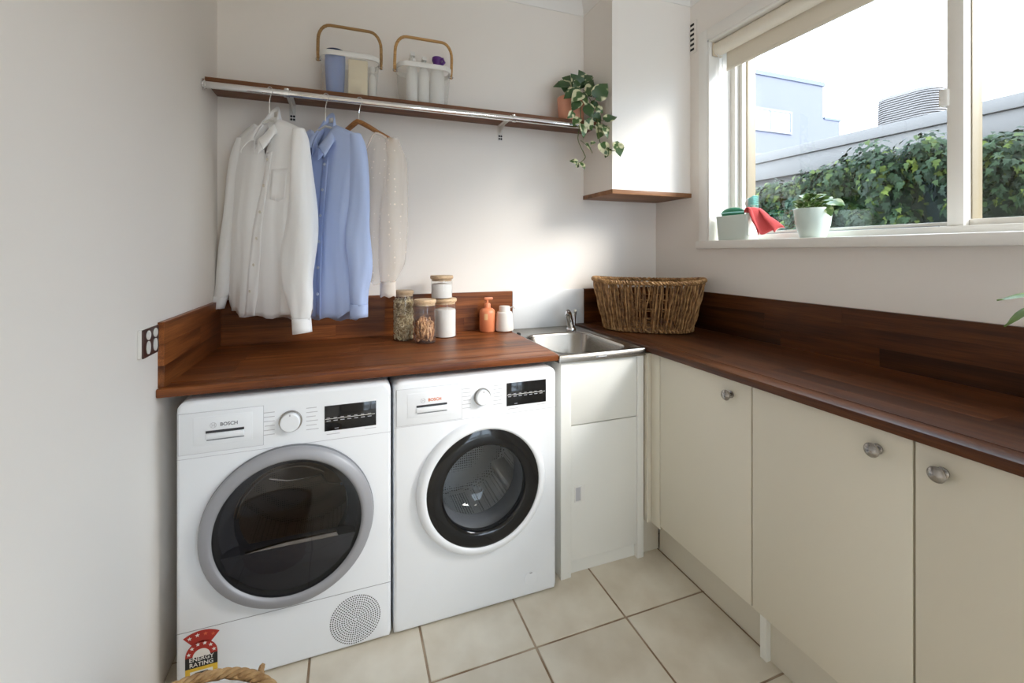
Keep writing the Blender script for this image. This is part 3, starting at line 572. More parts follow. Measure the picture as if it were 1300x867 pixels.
# ================================================================ wall shelf and rail
sh = thing('wall_shelf', 'long timber wall shelf above the worktop', 'shelf', (0.36, 2.1, 1.943))
M['shelf'] = wood('shelf_timber', 0, (0.09, 0.035, 0.016), (0.15, 0.06, 0.026), (0.22, 0.095, 0.042), 0.45)
B(XL, BX, 2.012, YB, 1.943, 1.962, b=0.0015).obj('board', M['shelf'], sh)
RY, RZ, RR = 1.984, 1.922, 0.0128
rail = thing('clothes_rail', 'chrome clothes rail fixed along the front of the shelf', 'rail', (0.36, RY, RZ))
MB().tube([(XL + 0.004, RY, RZ), (BX - 0.003, RY, RZ)], RR, 20).obj('rod', M['chrome'], rail)
for x, s in ((XL, 1), (BX, -1)): MB().lathe([(0.0, 0), (0.022, 0), (0.022, s * 0.004), (0.0155, s * 0.006), (0.0155, s * 0.012), (0.0, s * 0.012)], (x, RY, RZ), 20, 'x').obj('end_flange', M['chrome'], rail)
M['bracket'] = mat('bracket_white', (0.72, 0.70, 0.66), 0.4)
for bx in (-0.228, 0.745):
    MB().tube([(bx, RY, RZ + 0.018), (bx, RY, RZ + 0.012)], 0.011, 12).obj('rod_screw', M['chrome'], rail)
    MB().lathe([(RR + 0.0005, -0.009), (RR + 0.003, -0.009), (RR + 0.003, 0.009), (RR + 0.0005, 0.009)], (bx, RY, RZ), 20, 'x').obj('rod_clip', M['chrome'], rail)
    k = MB().box(bx - 0.013, bx + 0.013, YB - 0.004, YB, 1.865, 1.943, b=0.001); k.box(bx - 0.013, bx + 0.013, RY + 0.015, YB, 1.938, 1.943, b=0.001)
    k.prism([(bx - 0.002, YB - 0.004, 1.90), (bx - 0.002, YB - 0.004, 1.938), (bx - 0.002, YB - 0.10, 1.938)], (0.004, 0, 0)); br = k.obj('bracket', M['bracket'], sh)
    for dz in (1.874, 1.888): MB().lathe([(0.005, 0), (0.005, -0.002), (0, -0.003)], (bx - 0.005, YB - 0.004, dz), 10, 'y').obj('screw', M['blackm'], br); MB().lathe([(0.005, 0), (0.005, -0.002), (0, -0.003)], (bx + 0.006, YB - 0.004, dz), 10, 'y').obj('screw', M['blackm'], br)

# ================================================================ garments on hangers
M['shirtw'] = mat('white_cotton', (0.90, 0.90, 0.90), 0.8, bump=(500, 0.05), sheen=0.1)
M['shirtb'] = mat('blue_cotton', (0.46, 0.56, 0.83), 0.8, bump=(500, 0.05), sheen=0.1)
M['btn'] = mat('pearl_button', (0.74, 0.70, 0.62), 0.25); M['btnb'] = mat('pale_button', (0.72, 0.76, 0.82), 0.25)
M['hwood'] = wood('hanger_wood', 0, (0.24, 0.10, 0.03), (0.36, 0.16, 0.055), (0.46, 0.23, 0.085), 0.35)
sm = mat('sheer_fabric', (0.90, 0.82, 0.73), 0.8); M['sheer'] = sm
nt = sm.node_tree; N = nt.nodes; L = nt.links; vo = N.new('ShaderNodeTexVoronoi'); vo.inputs['Scale'].default_value = 42; vo.inputs['Randomness'].default_value = 0.35
L.new(N['Texture Coordinate'].outputs['Object'], vo.inputs['Vector']); rp = N.new('ShaderNodeValToRGB'); rp.color_ramp.elements[0].position = 0.10; rp.color_ramp.elements[0].color = (0.12,) * 3 + (1,); rp.color_ramp.elements[1].position = 0.17; rp.color_ramp.elements[1].color = (0.66,) * 3 + (1,)
r2 = N.new('ShaderNodeValToRGB'); r2.color_ramp.elements[0].position = 0.10; r2.color_ramp.elements[0].color = (0.55, 0.42, 0.32, 1); r2.color_ramp.elements[1].position = 0.17; r2.color_ramp.elements[1].color = (0.90, 0.82, 0.73, 1); L.new(vo.outputs['Distance'], r2.inputs[0]); L.new(r2.outputs[0], N['Principled BSDF'].inputs['Base Color'])
L.new(vo.outputs['Distance'], rp.inputs[0]); tr = N.new('ShaderNodeBsdfTransparent'); mx = N.new('ShaderNodeMixShader'); L.new(rp.outputs[0], mx.inputs[0]); L.new(N['Principled BSDF'].outputs[0], mx.inputs[1]); L.new(tr.outputs[0], mx.inputs[2]); L.new(mx.outputs[0], N['Material Output'].inputs[0])
M['sheerc'] = mat('sheer_cuff', (0.88, 0.80, 0.72), 0.8, trans=0.2)

def frame(hx, phi):
    a = Vector((math.cos(phi), -math.sin(phi), 0)); nn = Vector((-math.sin(phi), -math.cos(phi), 0))
    return lambda s, t, z: Vector((hx, RY, 0)) + a * s + nn * t + Vector((0, 0, z))
def hanger(hx, phi, zn, name, label, m, wooden):
    F = frame(hx, phi); h = thing(name, label, 'hanger', F(0, 0, zn), 'clothes hangers on the rail')
    hk = [F(0.0, 0, zn - 0.005), F(0.0, 0, RZ - 0.045), F(0.003, 0, RZ - 0.03)]
    hk += [F(0.0175 * math.cos(t), 0, RZ + 0.0005 + 0.0175 * math.sin(t)) for t in [math.radians(-58 + 238 * k / 14) for k in range(15)]]
    MB().tube(hk, 0.0018, 8).obj('hook', M['chrome'], h)
    if wooden:
        pts = [F(s, 0.008 * (1 - abs(s) / 0.17), zn - 0.006 - 0.092 * (abs(s) / 0.19) ** 1.2 - (0.012 if abs(s) > 0.1 else 0.12 * abs(s))) for s in [0.168 * (k / 12 - 1) for k in range(25)]]
        MB().tube(pts, [0.0125 - 0.005 * (abs(k - 12) / 12) ** 2 for k in range(25)], 10, flat=0.85).obj('hanger_bar', m, h)
    else:
        pts = [F(s, 0, zn - 0.026 - 0.070 * (abs(s) / 0.19) ** 1.1) for s in [0.185 * (k / 8 - 1) for k in range(17)]]
        MB().tube(pts, 0.005, 8).obj('hanger_bar', m, h)
    return h
def shirt(hx, phi, zn, label, mt, mb, p):
    """button-through shirt: zn neck height, hem, half width, sleeves"""
    F = frame(hx, phi); T = thing('shirt', label, 'shirt', F(0, 0, p['hem']), 'clothes hanging on the rail')
    hw = p.get('hw', 0.215); hem = p['hem']; sd_ = p.get('seed', 1)
    p0 = p.get('p0', 0.02)
    def top(s): a = abs(s) / hw; return zn - 0.012 - 0.085 * a ** 1.15 - (0.05 * max(0, a - 0.86) / 0.14 if a > 0.86 else 0)
    def body(u, v):
        q = 2 * PI * u; c, sn = math.cos(q), math.sin(q)
        wdt = hw * (1 + 0.0 * v - 0.10 * math.sin(PI * min(1, v * 1.1)) + p.get('flare', 0.0) * v)
        s = wdt * math.copysign(abs(c) ** 0.8, c)
        th = 0.016 + 0.040 * min(1, v * 2.0)
        t = th * math.copysign(abs(sn) ** 0.7, sn)
        ft = v ** 0.8 * (0.007 * math.sin(6 * c + sd_ + 2.2 * v) + 0.005 * math.sin(15 * c + sd_ * 2 + 3 * v) + 0.0025 * math.sin(31 * c + 5 * v + 3 * math.sin(4 * v)) + 0.003 * math.sin(9 * v + 5 * c))
        t += ft * (1 if sn > 0 else 0.8) * (1 - abs(c) ** 4)
        a = abs(s) / hw
        hz = hem + p.get('tail', 0.05) * abs(c) ** 2.2 - (0.02 if sn < 0 else 0) + 0.006 * math.sin(13 * c + sd_)
        tp_ = top(max(-hw, min(hw, s)))
        if sn > 0: tp_ -= 0.16 * math.exp(-(s / 0.034) ** 2)        # front neck drop
        return F(s, t, tp_ + (hz - tp_) * v)
    solid(MB().grid(72, 40, body, True).obj('body', mt, T, ang=None if False else 80), 0.0012)
    # sleeves
    for sg, path in ((-1, p['sl']), (1, p['sr'])):
        m = len(path); nn = 24
        def slv(u, v, path=path, sg=sg, m=m):
            x = v * (m - 1); i = min(int(x), m - 2); f = x - i
            def cr(k):                                              # Catmull-Rom over (s,t,z,w,th)
                P0, P1, P2, P3 = path[max(i - 1, 0)], path[i], path[i + 1], path[min(i + 2, m - 1)]
                return 0.5 * (2 * P1[k] + (P2[k] - P0[k]) * f + (2 * P0[k] - 5 * P1[k] + 4 * P2[k] - P3[k]) * f * f + (3 * P1[k] - P0[k] - 3 * P2[k] + P3[k]) * f ** 3)
            s, t, z, wd, th = (cr(k) for k in range(5))
            q = 2 * PI * u; fold = 1 + 0.10 * math.sin(3 * q + 7 * v + sd_ * sg) * min(1, v * 3) + 0.04 * math.sin(7 * q - 11 * v) * min(1, v * 3)
            wob = 0.008 * math.sin(14 * v + sd_) * (v if v < 0.8 else (1 - v) * 4)
            return F(s + wd * math.cos(q) * fold + wob, t + th * math.sin(q) * fold, z)
        solid(MB().grid(nn, 34, slv, True).obj('sleeve', mt, T, ang=80), 0.001)
        s, t, z, wd, th = path[-1]; s0, t0, z0 = path[-2][:3]; dvec = Vector((s - s0, t - t0, z - z0)).normalized()
        def cuff(u, v): q = 2 * PI * u; return F(s + dvec.x * 0.055 * v + wd * 1.06 * math.cos(q), t + dvec.y * 0.055 * v + th * 1.1 * math.sin(q), z + 0.004 + dvec.z * 0.055 * v + 0.006 * math.cos(q) * v)
        solid(MB().grid(20, 4, cuff, True).obj('cuff', mt, T, ang=60), 0.0018)
    # collar stand and folded collar
    R0 = 0.066; op = p.get('open', 0.22)
    def ringpt(u, top_):
        q = PI / 2 + op + (2 * PI - 2 * op) * u; front = math.sin(q)   # starts and ends at the front
        return q, front, R0 * 0.56 * math.cos(q), 0.006 + R0 * (0.60 if front < 0 else 0.80) * front, zn - 0.022 - tl * (1 + front) + 0.054 * top_
    tl = p.get('tilt', 0.078)
    def stand(u, v): q, fr_, a_, b_, z_ = ringpt(u, v); return F(a_ * (1 - 0.05 * v), b_ * (1 - 0.05 * v), z_)
    solid(MB().grid(36, 5, stand).obj('collar_stand', mt, T, ang=80), 0.0016)
    cl = p.get('collar', 1.0)
    def fold(u, v):
        q, fr_, a_, b_, z_ = ringpt(u, 1.0); sg = math.copysign(1, math.cos(q)); e = (fr_ + 1) / 2; e2 = abs(2 * u - 1) ** 6
        k1 = max(0, min(1, (e - 0.15) / 0.5)); k2 = max(0, (e - 0.6) / 0.4); k2 = k2 * k2 * (3 - 2 * k2)
        ds = sg * (0.046 * k1 + 0.008 * e2) * cl; dt = -0.018 * (1 - k1) + 0.016 * k1; dz = -(0.060 - 0.024 * k1 + 0.012 * e2) * cl
        r_ = math.sin(PI / 2 * v); return F(a_ + ds * r_, b_ + dt * r_ + 0.004 * math.sin(PI * v), z_ + 0.002 + 0.007 * math.sin(PI * min(1, 2.2 * v)) * (1 - v) + dz * v)
    solid(MB().grid(52, 9, fold).obj('collar', mt, T, ang=80), 0.0018)
    # placket and buttons follow the front surface (u = 0.25)
    zs = zn - 0.165
    def frontpt(sx, z, lift):
        best = None; u = 0.25 - sx / (2 * PI * hw) * 1.0
        lo, hi = 0.0, 1.0
        for _ in range(22):
            md = (lo + hi) / 2
            if body(u, md).z > z: lo = md
            else: hi = md
        b = body(u, (lo + hi) / 2); nf = Vector((-math.sin(phi), -math.cos(phi), 0)); return b + nf * lift
    def plk(u, v): z = zs + (hem + 0.004 - zs) * v; return frontpt((u - 0.5) * 0.032 + p0 + p.get('px', 0) * v, z, 0.0022)
    solid(MB().grid(5, 40, plk).obj('placket', mt, T, ang=80), 0.0015)
    nb = p.get('nb', 6)
    for k in range(nb):
        z = zs - 0.03 - k * (zs - hem - 0.13) / (nb - 1); c = frontpt(p0 + p.get('px', 0) * (z - zs) / (hem - zs), z, 0.006)
        rot = Vector((-math.sin(phi), -math.cos(phi), 0)).to_track_quat('Z', 'Y').to_matrix().to_4x4()
        b = MB().lathe([(0.0, 0.002), (0.0035, 0.0018), (0.0056, 0.0026), (0.006, 0.0012), (0.0055, 0), (0, 0)], (0, 0, 0), 12); b.v = [c + rot @ q for q in b.v]; b.obj('button', mb, T)
    if p.get('pocket'):
        def pk(u, v): return frontpt(0.05 + 0.10 * u, zs - 0.07 - 0.115 * v - (0.012 * (1 - abs(2 * u - 1)) if v > 0.95 else 0), 0.0006)
        solid(MB().grid(7, 7, pk).obj('pocket', mt, T, ang=80), 0.001)
    lb = MB().grid(3, 3, lambda u, v: F(-0.012 + 0.024 * u, -0.030, zn - 0.008 + 0.02 * v)); solid(lb.obj('neck_label', M['paper'], T), 0.0008)
    return T
PH = math.radians(45)
hanger(-0.29, PH, 1.835, 'wire_hanger', 'thin chrome-hooked hanger holding the white shirt', M['plastic'], False)
hanger(-0.085, PH, 1.830, 'wire_hanger', 'thin chrome-hooked hanger holding the blue shirt', M['plastic'], False)
hanger(0.046, math.radians(42), 1.842, 'wooden_hanger', 'curved brown wooden hanger holding the sheer blouse', M['hwood'], True)
# sleeve path rows: s, t, z, half width, half thickness
shirt(-0.29, PH, 1.838, 'white button-through shirt hanging nearest the left wall', M['shirtw'], M['btn'],
      dict(hem=1.035, hw=0.205, seed=1.3, flare=0.08, pocket=True, nb=6, px=-0.05, p0=0.03, tail=0.05,
           sl=[(-0.165, 0, 1.755, 0.022, 0.018), (-0.185, 0.0, 1.68, 0.034, 0.026), (-0.210, 0.0, 1.50, 0.045, 0.03), (-0.235, 0.005, 1.32, 0.05, 0.03), (-0.245, 0.02, 1.16, 0.045, 0.028), (-0.25, 0.035, 1.10, 0.036, 0.02)],
           sr=[(0.165, 0.0, 1.755, 0.022, 0.020), (0.180, 0.005, 1.69, 0.034, 0.030), (0.196, 0.015, 1.50, 0.052, 0.038), (0.205, 0.03, 1.30, 0.078, 0.042), (0.228, 0.05, 1.15, 0.058, 0.038), (0.25, 0.06, 1.045, 0.034, 0.026)]))
shirt(-0.085, PH, 1.835, 'light blue button-through shirt hanging between white shirt and sheer blouse', M['shirtb'], M['btnb'],
      dict(hem=1.02, hw=0.20, seed=4.1, flare=-0.02, nb=6, px=0.0, tail=0.045, open=0.42, collar=1.05, tilt=0.085,
           sl=[(-0.18, 0, 1.745, 0.028, 0.02), (-0.205, 0.0, 1.65, 0.045, 0.03), (-0.205, 0.0, 1.45, 0.05, 0.035), (-0.205, 0.0, 1.30, 0.05, 0.03), (-0.20, 0.0, 1.16, 0.04, 0.028), (-0.20, 0.0, 1.10, 0.036, 0.02)],
           sr=[(0.162, 0.0, 1.755, 0.022, 0.020), (0.180, 0.0, 1.68, 0.034, 0.028), (0.192, 0.005, 1.48, 0.044, 0.032), (0.195, 0.02, 1.32, 0.052, 0.035), (0.20, 0.02, 1.18, 0.045, 0.03), (0.20, 0.02, 1.08, 0.036, 0.024)]))
# sheer blouse
def blouse():
    phi = math.radians(42); F = frame(0.046, phi); zn = 1.835; hw = 0.19; hem = 1.16
    T = thing('blouse', 'sheer cream dotted blouse on the wooden hanger', 'blouse', F(0, 0, hem), 'clothes hanging on the rail')
    def body(u, v):
        q = 2 * PI * u; c, sn = math.cos(q), math.sin(q); wdt = hw * (1 - 0.16 * math.sin(PI * v * 0.9))
        s = wdt * math.copysign(abs(c) ** 0.8, c); a = abs(s) / hw
        tp_ = zn - 0.012 - 0.092 * a ** 1.2 - 0.12 * math.exp(-(a / 0.42) ** 4) * (1.0 if sn > 0 else 0.75)
        th = 0.022 + 0.028 * min(1, v * 2); t = th * math.copysign(abs(sn) ** 0.7, sn) + v * (0.009 * math.sin(15 * c) + 0.006 * math.sin(28 * c + 4 * v))
        return F(s, t, tp_ + (hem + 0.008 * math.sin(18 * c) - tp_) * v)
    MB().grid(60, 30, body, True).obj('body', M['sheer'], T, ang=80)
    for sg, P in ((-1, [(-0.165, 0, 1.745, 0.03, 0.02), (-0.19, 0, 1.66, 0.045, 0.03), (-0.19, 0, 1.4, 0.055, 0.035), (-0.18, 0, 1.25, 0.05, 0.03), (-0.18, 0, 1.17, 0.036, 0.02)]), (1, [(0.165, 0, 1.75, 0.03, 0.02), (0.19, 0.0, 1.66, 0.045, 0.03), (0.185, 0.01, 1.42, 0.055, 0.042), (0.175, 0.01, 1.24, 0.052, 0.038), (0.16, 0.015, 1.165, 0.034, 0.024)])):
        m = len(P)
        def slv(u, v):
            x = v * (m - 1); i = min(int(x), m - 2); f = x - i; A, Bq = P[i], P[i + 1]; s, t, z, wd, th = (A[k] + (Bq[k] - A[k]) * f for k in range(5)); q = 2 * PI * u
            fo = 1 + 0.14 * math.sin(4 * q + 6 * v) * min(1, 3 * v); return F(s + wd * math.cos(q) * fo, t + th * math.sin(q) * fo, z)
        MB().grid(24, 30, slv, True).obj('sleeve', M['sheer'], T, ang=80)
        s, t, z, wd, th = P[-1]
        solid(MB().grid(20, 5, lambda u, v: F(s + wd * (1 + 0.06 * math.sin(12 * PI * u) * v) * math.cos(2 * PI * u), t + th * math.sin(2 * PI * u), z + 0.003 - 0.062 * v + 0.004 * math.sin(10 * PI * u) * v), True).obj('cuff', M['sheerc'], T, ang=60), 0.001)
    yoke = [F(-0.16 + 0.32 * k / 24, 0.026, zn - 0.012 - 0.092 * (abs(-0.16 + 0.32 * k / 24) / hw) ** 1.2 - 0.12 * math.exp(-((abs(-0.16 + 0.32 * k / 24) / hw) / 0.42) ** 4)) for k in range(25)]
    MB().tube(yoke, 0.004, 6).obj('neck_trim', M['sheerc'], T)
blouse()

# ================================================================ baskets on the shelf and their contents
ms = mat('white_mesh', (0.80, 0.79, 0.75), 0.45, trans=0.77); M['mesh'] = ms
M['bamboo'] = wood('bamboo_handle', 0, (0.38, 0.21, 0.07), (0.50, 0.29, 0.11), (0.60, 0.37, 0.16), 0.4)
def shelf_basket(cx, cy, label, tilt):
    z0 = 1.962; T = thing('storage_basket', label, 'basket', (cx, cy, z0), 'mesh baskets with bamboo handles')
    def rg(k, z, r): return [Vector((a, b, z)) for a, b in rrect(cx - 0.122 * k, cx + 0.122 * k, cy - 0.072 * k, cy + 0.072 * k, r, 6)]
    b = MB().rings([rg(0.80, z0 + 0.0015, 0.04), rg(0.86, z0 + 0.006, 0.045), rg(0.90, z0 + 0.02, 0.048), rg(0.965, z0 + 0.11, 0.05), rg(0.99, z0 + 0.158, 0.05)], True).obj('mesh_body', M['mesh'], T, ang=50)
    solid(MB().rings([rg(0.99, z0 + 0.160, 0.05), rg(1.012, z0 + 0.161, 0.05), rg(1.02, z0 + 0.180, 0.05), rg(1.0, z0 + 0.182, 0.05)]).obj('rim_band', M['plastic'], T, ang=50), 0.0015)
    zp = z0 + 0.166; ht = 0.142; pts = []
    def hp(x, h): return Vector((cx + x, cy - tilt * h, zp + h))
    pts = [hp(-0.131, -0.012), hp(-0.132, 0.03), hp(-0.131, 0.075)] + [hp(-0.131 + 0.05 * (1 - math.cos(t)), 0.075 + (ht - 0.075) * math.sin(t)) for t in [PI / 2 * k / 6 for k in range(1, 7)]]
    pts += [hp(-p_.x + 2 * cx - cx, 0) if False else Vector((2 * cx - p_.x, p_.y, p_.z)) for p_ in pts[::-1]]
    MB().tube(pts, 0.0068, 10).obj('handle', M['bamboo'], T)
    for s in (-1, 1): MB().lathe([(0, -0.003), (0.005, -0.003), (0.005, 0.018), (0, 0.018)], (cx + s * 0.1295 - 0.0075, cy, zp - 0.006), 12, 'x').obj('pivot', M['nickel'], T)
    return T
shelf_basket(0.012, 2.098, 'white mesh basket with bamboo handle holding a blue cloth and cream pack', 0.12)
shelf_basket(0.335, 2.098, 'white mesh basket with bamboo handle holding white spray bottles', 0.2)
z0 = 1.9645
M['blue'] = mat('blue_cloth', (0.13, 0.22, 0.52), 0.8, bump=(90, 0.3)); M['navy'] = mat('navy_edge', (0.02, 0.03, 0.09), 0.6)
r = thing('cloth_roll', 'rolled blue cleaning cloth standing in the left shelf basket', 'cloth', (-0.05, 2.09, z0))
MB().lathe([(0.0, 0.002), (0.030, 0.003), (0.037, 0.03), (0.040, 0.09), (0.042, 0.15), (0.041, 0.19)], (-0.05, 2.085, z0), 24).obj('roll', M['blue'], r, ang=60)
MB().lathe([(0.042, 0.186), (0.0425, 0.193), (0.039, 0.196), (0.033, 0.192)], (-0.05, 2.085, z0), 24).obj('rolled_edge', M['navy'], r)
M['lime'] = mat('green_scourer', (0.25, 0.50, 0.12), 0.8, bump=(200, 0.5))
MB().box(-0.062, -0.04, 2.075, 2.095, z0 + 0.155, z0 + 0.20, b=0.004).obj('scrub_pad', M['lime'], label='small green scrub pad poking out of the blue cloth roll', cat='sponge')
M['creamp'] = mat('cream_pack', (0.72, 0.62, 0.42), 0.6, bump=(40, 0.2))
pk = thing('sponge_pack', 'cream wrapped cloth pack standing in the left shelf basket', 'pack', (0.045, 2.08, z0))
B(0.002, 0.084, 2.045, 2.105, z0 + 0.001, z0 + 0.16, b=0.006).obj('pack', M['creamp'], pk); B(0.006, 0.08, 2.05, 2.10, z0 + 0.16, z0 + 0.165, b=0.002).obj('pack_fold', M['paper'], pk)
def bottle(x, y, z, r, h, name, label, bodym, capm, caph, style, cat='bottle'):
    t = thing(name, label, cat, (x, y, z), 'bottles in the shelf baskets')
    MB().lathe([(0, 0.001), (r * 0.9, 0.001), (r, 0.005), (r, h * 0.62), (r * 0.9, h * 0.72), (r * 0.45, h * 0.80), (r * 0.42, h * 0.84)], (x, y, z), 20).obj('bottle_body', bodym, t, ang=50)
    if style == 'spray':
        MB().lathe([(r * 0.5, h * 0.80), (r * 0.62, h * 0.81), (r * 0.62, h * 0.90), (r * 0.4, h * 0.91)], (x, y, z), 16).obj('collar', capm, t)
        MB().prism([(x - 0.010, y - 0.03, z + h * 1.0), (x - 0.010, y + 0.018, z + h * 0.99), (x - 0.010, y + 0.02, z + h * 0.90), (x - 0.010, y - 0.004, z + h * 0.90), (x - 0.010, y - 0.008, z + h * 0.93), (x - 0.010, y - 0.03, z + h * 0.93)], (0.020, 0, 0)).obj('spray_head', capm, t)
        MB().tube([(x, y - 0.012, z + h * 0.93), (x, y - 0.022, z + h * 0.88), (x, y - 0.02, z + h * 0.83)], 0.003, 6).obj('trigger', capm, t)
    else:
        MB().lathe([(r * 0.5, h * 0.82), (r * 0.62, h * 0.83), (r * 0.6, h * 0.90), (r * 0.75, h * 0.94), (r * 0.7, h), (0, h * 1.005)], (x, y, z), 16).obj('cap', capm, t)
    return t
M['bott'] = mat('white_bottle', (0.78, 0.77, 0.74), 0.35); M['purple'] = mat('purple_cap', (0.10, 0.02, 0.20), 0.35)
bottle(0.105, 2.115, z0, 0.018, 0.16, 'small_bottle', 'small white bottle at the right end of the left shelf basket', M['bott'], M['plastic'], 0, 'cap')
bottle(0.28, 2.085, z0, 0.026, 0.235, 'spray_bottle', 'white spray bottle at the left in the right shelf basket', M['bott'], M['plastic'], 0, 'spray')
bottle(0.335, 2.095, z0, 0.026, 0.225, 'spray_bottle', 'white spray bottle in the middle of the right shelf basket', M['bott'], M['plastic'], 0, 'spray')
bottle(0.398, 2.09, z0, 0.033, 0.238, 'cleaner_bottle', 'white cleaner bottle with purple cap in the right shelf basket', M['bott'], M['purple'], 0, 'cap')
MB().tube([(0.405, 2.075, z0 + 0.222), (0.42, 2.068, z0 + 0.228), (0.426, 2.066, z0 + 0.212), (0.414, 2.068, z0 + 0.198)], 0.007, 8).obj('cap_loop', M['purple'], [o for o in bpy.data.objects if o.name.startswith('cleaner_bottle')][0])

# ================================================================ plants
def leafmat(name, green, edge, lo, hi, rough=0.35):
    m = mat(name, green, rough); nt = m.node_tree; N = nt.nodes; L = nt.links
    tc = N['Texture Coordinate']; oi = N.new('ShaderNodeObjectInfo'); sp = N.new('ShaderNodeSeparateXYZ'); L.new(tc.outputs['Object'], sp.inputs[0])
    ab = N.new('ShaderNodeMath'); ab.operation = 'ABSOLUTE'; L.new(sp.outputs[0], ab.inputs[0])
    mu = N.new('ShaderNodeMath'); mu.operation = 'MULTIPLY'; mu.inputs[1].default_value = 50; L.new(oi.outputs['Random'], mu.inputs[0])
    av = N.new('ShaderNodeVectorMath'); L.new(tc.outputs['Object'], av.inputs[0]); L.new(mu.outputs[0], av.inputs[1])
    nz = N.new('ShaderNodeTexNoise'); nz.inputs['Scale'].default_value = 3.0; nz.inputs['Detail'].default_value = 0.3; L.new(av.outputs[0], nz.inputs['Vector'])
    ad = N.new('ShaderNodeMath'); L.new(ab.outputs[0], ad.inputs[0]); L.new(nz.outputs['Fac'], ad.inputs[1])
    rp = N.new('ShaderNodeValToRGB'); rp.color_ramp.elements[0].position = lo; rp.color_ramp.elements[0].color = (*green, 1); rp.color_ramp.elements[1].position = hi; rp.color_ramp.elements[1].color = (*edge, 1)
    L.new(ad.outputs[0], rp.inputs[0]); L.new(rp.outputs[0], N['Principled BSDF'].inputs['Base Color']); return m
def leafmesh(name, m, rows, droop=0.25, fold=0.22):
    b = MB(); cols = (-1, -0.5, 0, 0.5, 1); vs = []; fs = []
    for t, wd in rows:
        for c in cols: vs.append((c * wd, t - 0.08 * abs(c) * (1 if t < 0.1 else 0), fold * abs(c) * wd - droop * t * t + 0.05 * (1 - abs(c))))
    for j in range(len(rows) - 1):
        for i in range(4): fs.append((j * 5 + i, j * 5 + i + 1, j * 5 + 6 + i, j * 5 + 5 + i))
    b.add(vs, fs); return b.mesh(name, m, ang=80, fix=False)
HEART = [(0.0, 0.10), (0.07, 0.30), (0.22, 0.42), (0.42, 0.42), (0.64, 0.31), (0.84, 0.15), (1.0, 0.005)]
LANCE = [(0.0, 0.02), (0.15, 0.12), (0.35, 0.19), (0.55, 0.19), (0.75, 0.13), (0.9, 0.06), (1.0, 0.004)]
def leaf(me, parent, base, tip, face, size=None, name='leaf'):
    base = Vector(base); d = Vector(tip) - base; ln = d.length; d.normalize(); f = Vector(face); f = (f - d * f.dot(d)).normalized(); sd = d.cross(f)
    Mx = Matrix((sd, d, f)).transposed().to_4x4() @ Matrix.Scale(size or ln, 4); Mx.translation = base; return inst(me, name, parent, Mx)
pm = leafmat('pothos_leaf', (0.030, 0.075, 0.018), (0.60, 0.58, 0.36), 0.82, 0.92); PL = leafmesh('pothos_leaf', pm, HEART)
pm2 = leafmat('pothos_leaf_pale', (0.05, 0.11, 0.025), (0.62, 0.61, 0.38), 0.64, 0.78); PL2 = leafmesh('pothos_leaf_pale', pm2, HEART)
M['terra'] = mat('terracotta', (0.76, 0.34, 0.22), 0.75, var=(14, 1, (0.79, 0.38, 0.25))); M['stem'] = mat('vine_stem', (0.10, 0.13, 0.03), 0.5); M['soil'] = mat('soil', (0.03, 0.02, 0.014), 0.95, bump=(90, 0.8))
px_, py_ = 1.105, 2.085
pt = thing('trailing_plant', 'variegated trailing pothos in a terracotta pot at the right end of the shelf', 'plant', (px_, py_, 1.962))
MB().lathe([(0, 0.001), (0.060, 0.001), (0.065, 0.006), (0.073, 0.132), (0.069, 0.134), (0.066, 0.118)], (px_, py_, 1.962), 32).obj('pot', M['terra'], pt); MB().lathe([(0.068, 0.115), (0, 0.12)], (px_, py_, 1.962), 24).obj('soil', M['soil'], pt)
# (u, v of base), (u, v of tip), distance plane, pale?
LV = [((728, 118), (712, 102), 2.06, 0), ((722, 108), (703, 106), 2.07, 0), ((733, 108), (716, 97), 2.09, 0), ((738, 112), (727, 95), 2.05, 0), ((742, 106), (737, 90), 2.06, 0), ((740, 104), (752, 97), 2.08, 0), ((744, 112), (757, 100), 2.03, 0),
      ((732, 116), (716, 122), 2.01, 0), ((738, 118), (727, 126), 1.99, 1), ((746, 120), (757, 108), 2.06, 0), ((735, 128), (727, 138), 1.985, 0), ((740, 126), (752, 138), 1.975, 1), ((748, 122), (742, 112), 2.03, 1), ((750, 132), (762, 135), 1.99, 0), ((745, 134), (752, 149), 1.96, 0),
      ((758, 136), (766, 144), 1.955, 1), ((756, 124), (772, 106), 1.93, 0), ((754, 145), (764, 156), 1.955, 0), ((768, 153), (782, 146), 1.88, 0), ((728, 143), (721, 150), 1.965, 1), ((735, 150), (727, 158), 1.955, 1), ((738, 158), (744, 174), 1.95, 1), ((745, 152), (752, 164), 1.955, 1),
      ((757, 158), (764, 170), 1.96, 1), ((766, 162), (773, 173), 1.925, 1), ((768, 160), (760, 172), 1.95, 1), ((744, 184), (754, 192), 1.965, 1), ((750, 182), (757, 180), 1.96, 1), ((764, 182), (771, 196), 1.925, 1), ((774, 189), (768, 199), 1.90, 1), ((783, 190), (786, 176), 1.865, 1), ((784, 183), (788, 196), 1.86, 1),
      ((733, 206), (724, 203), 1.975, 1), ((737, 207), (743, 213), 1.972, 1), ((731, 208), (736, 212), 1.97, 1), ((740, 118), (748, 128), 2.0, 0), ((734, 104), (728, 112), 2.02, 0), ((747, 96), (740, 104), 2.04, 0), ((752, 110), (745, 120), 2.02, 1), ((730, 112), (738, 122), 2.0, 0)]
for i, (b_, t_, yy, pale) in enumerate(LV):
    b3 = at(*b_, y=yy); t3 = at(*t_, y=yy + random.uniform(-0.03, 0.02)); ln = (t3 - b3).length
    leaf(PL2 if pale else PL, pt, b3, t3, (random.uniform(-0.7, 0.5), -1, random.uniform(-0.1, 0.9)), ln * random.uniform(0.9, 1.1))
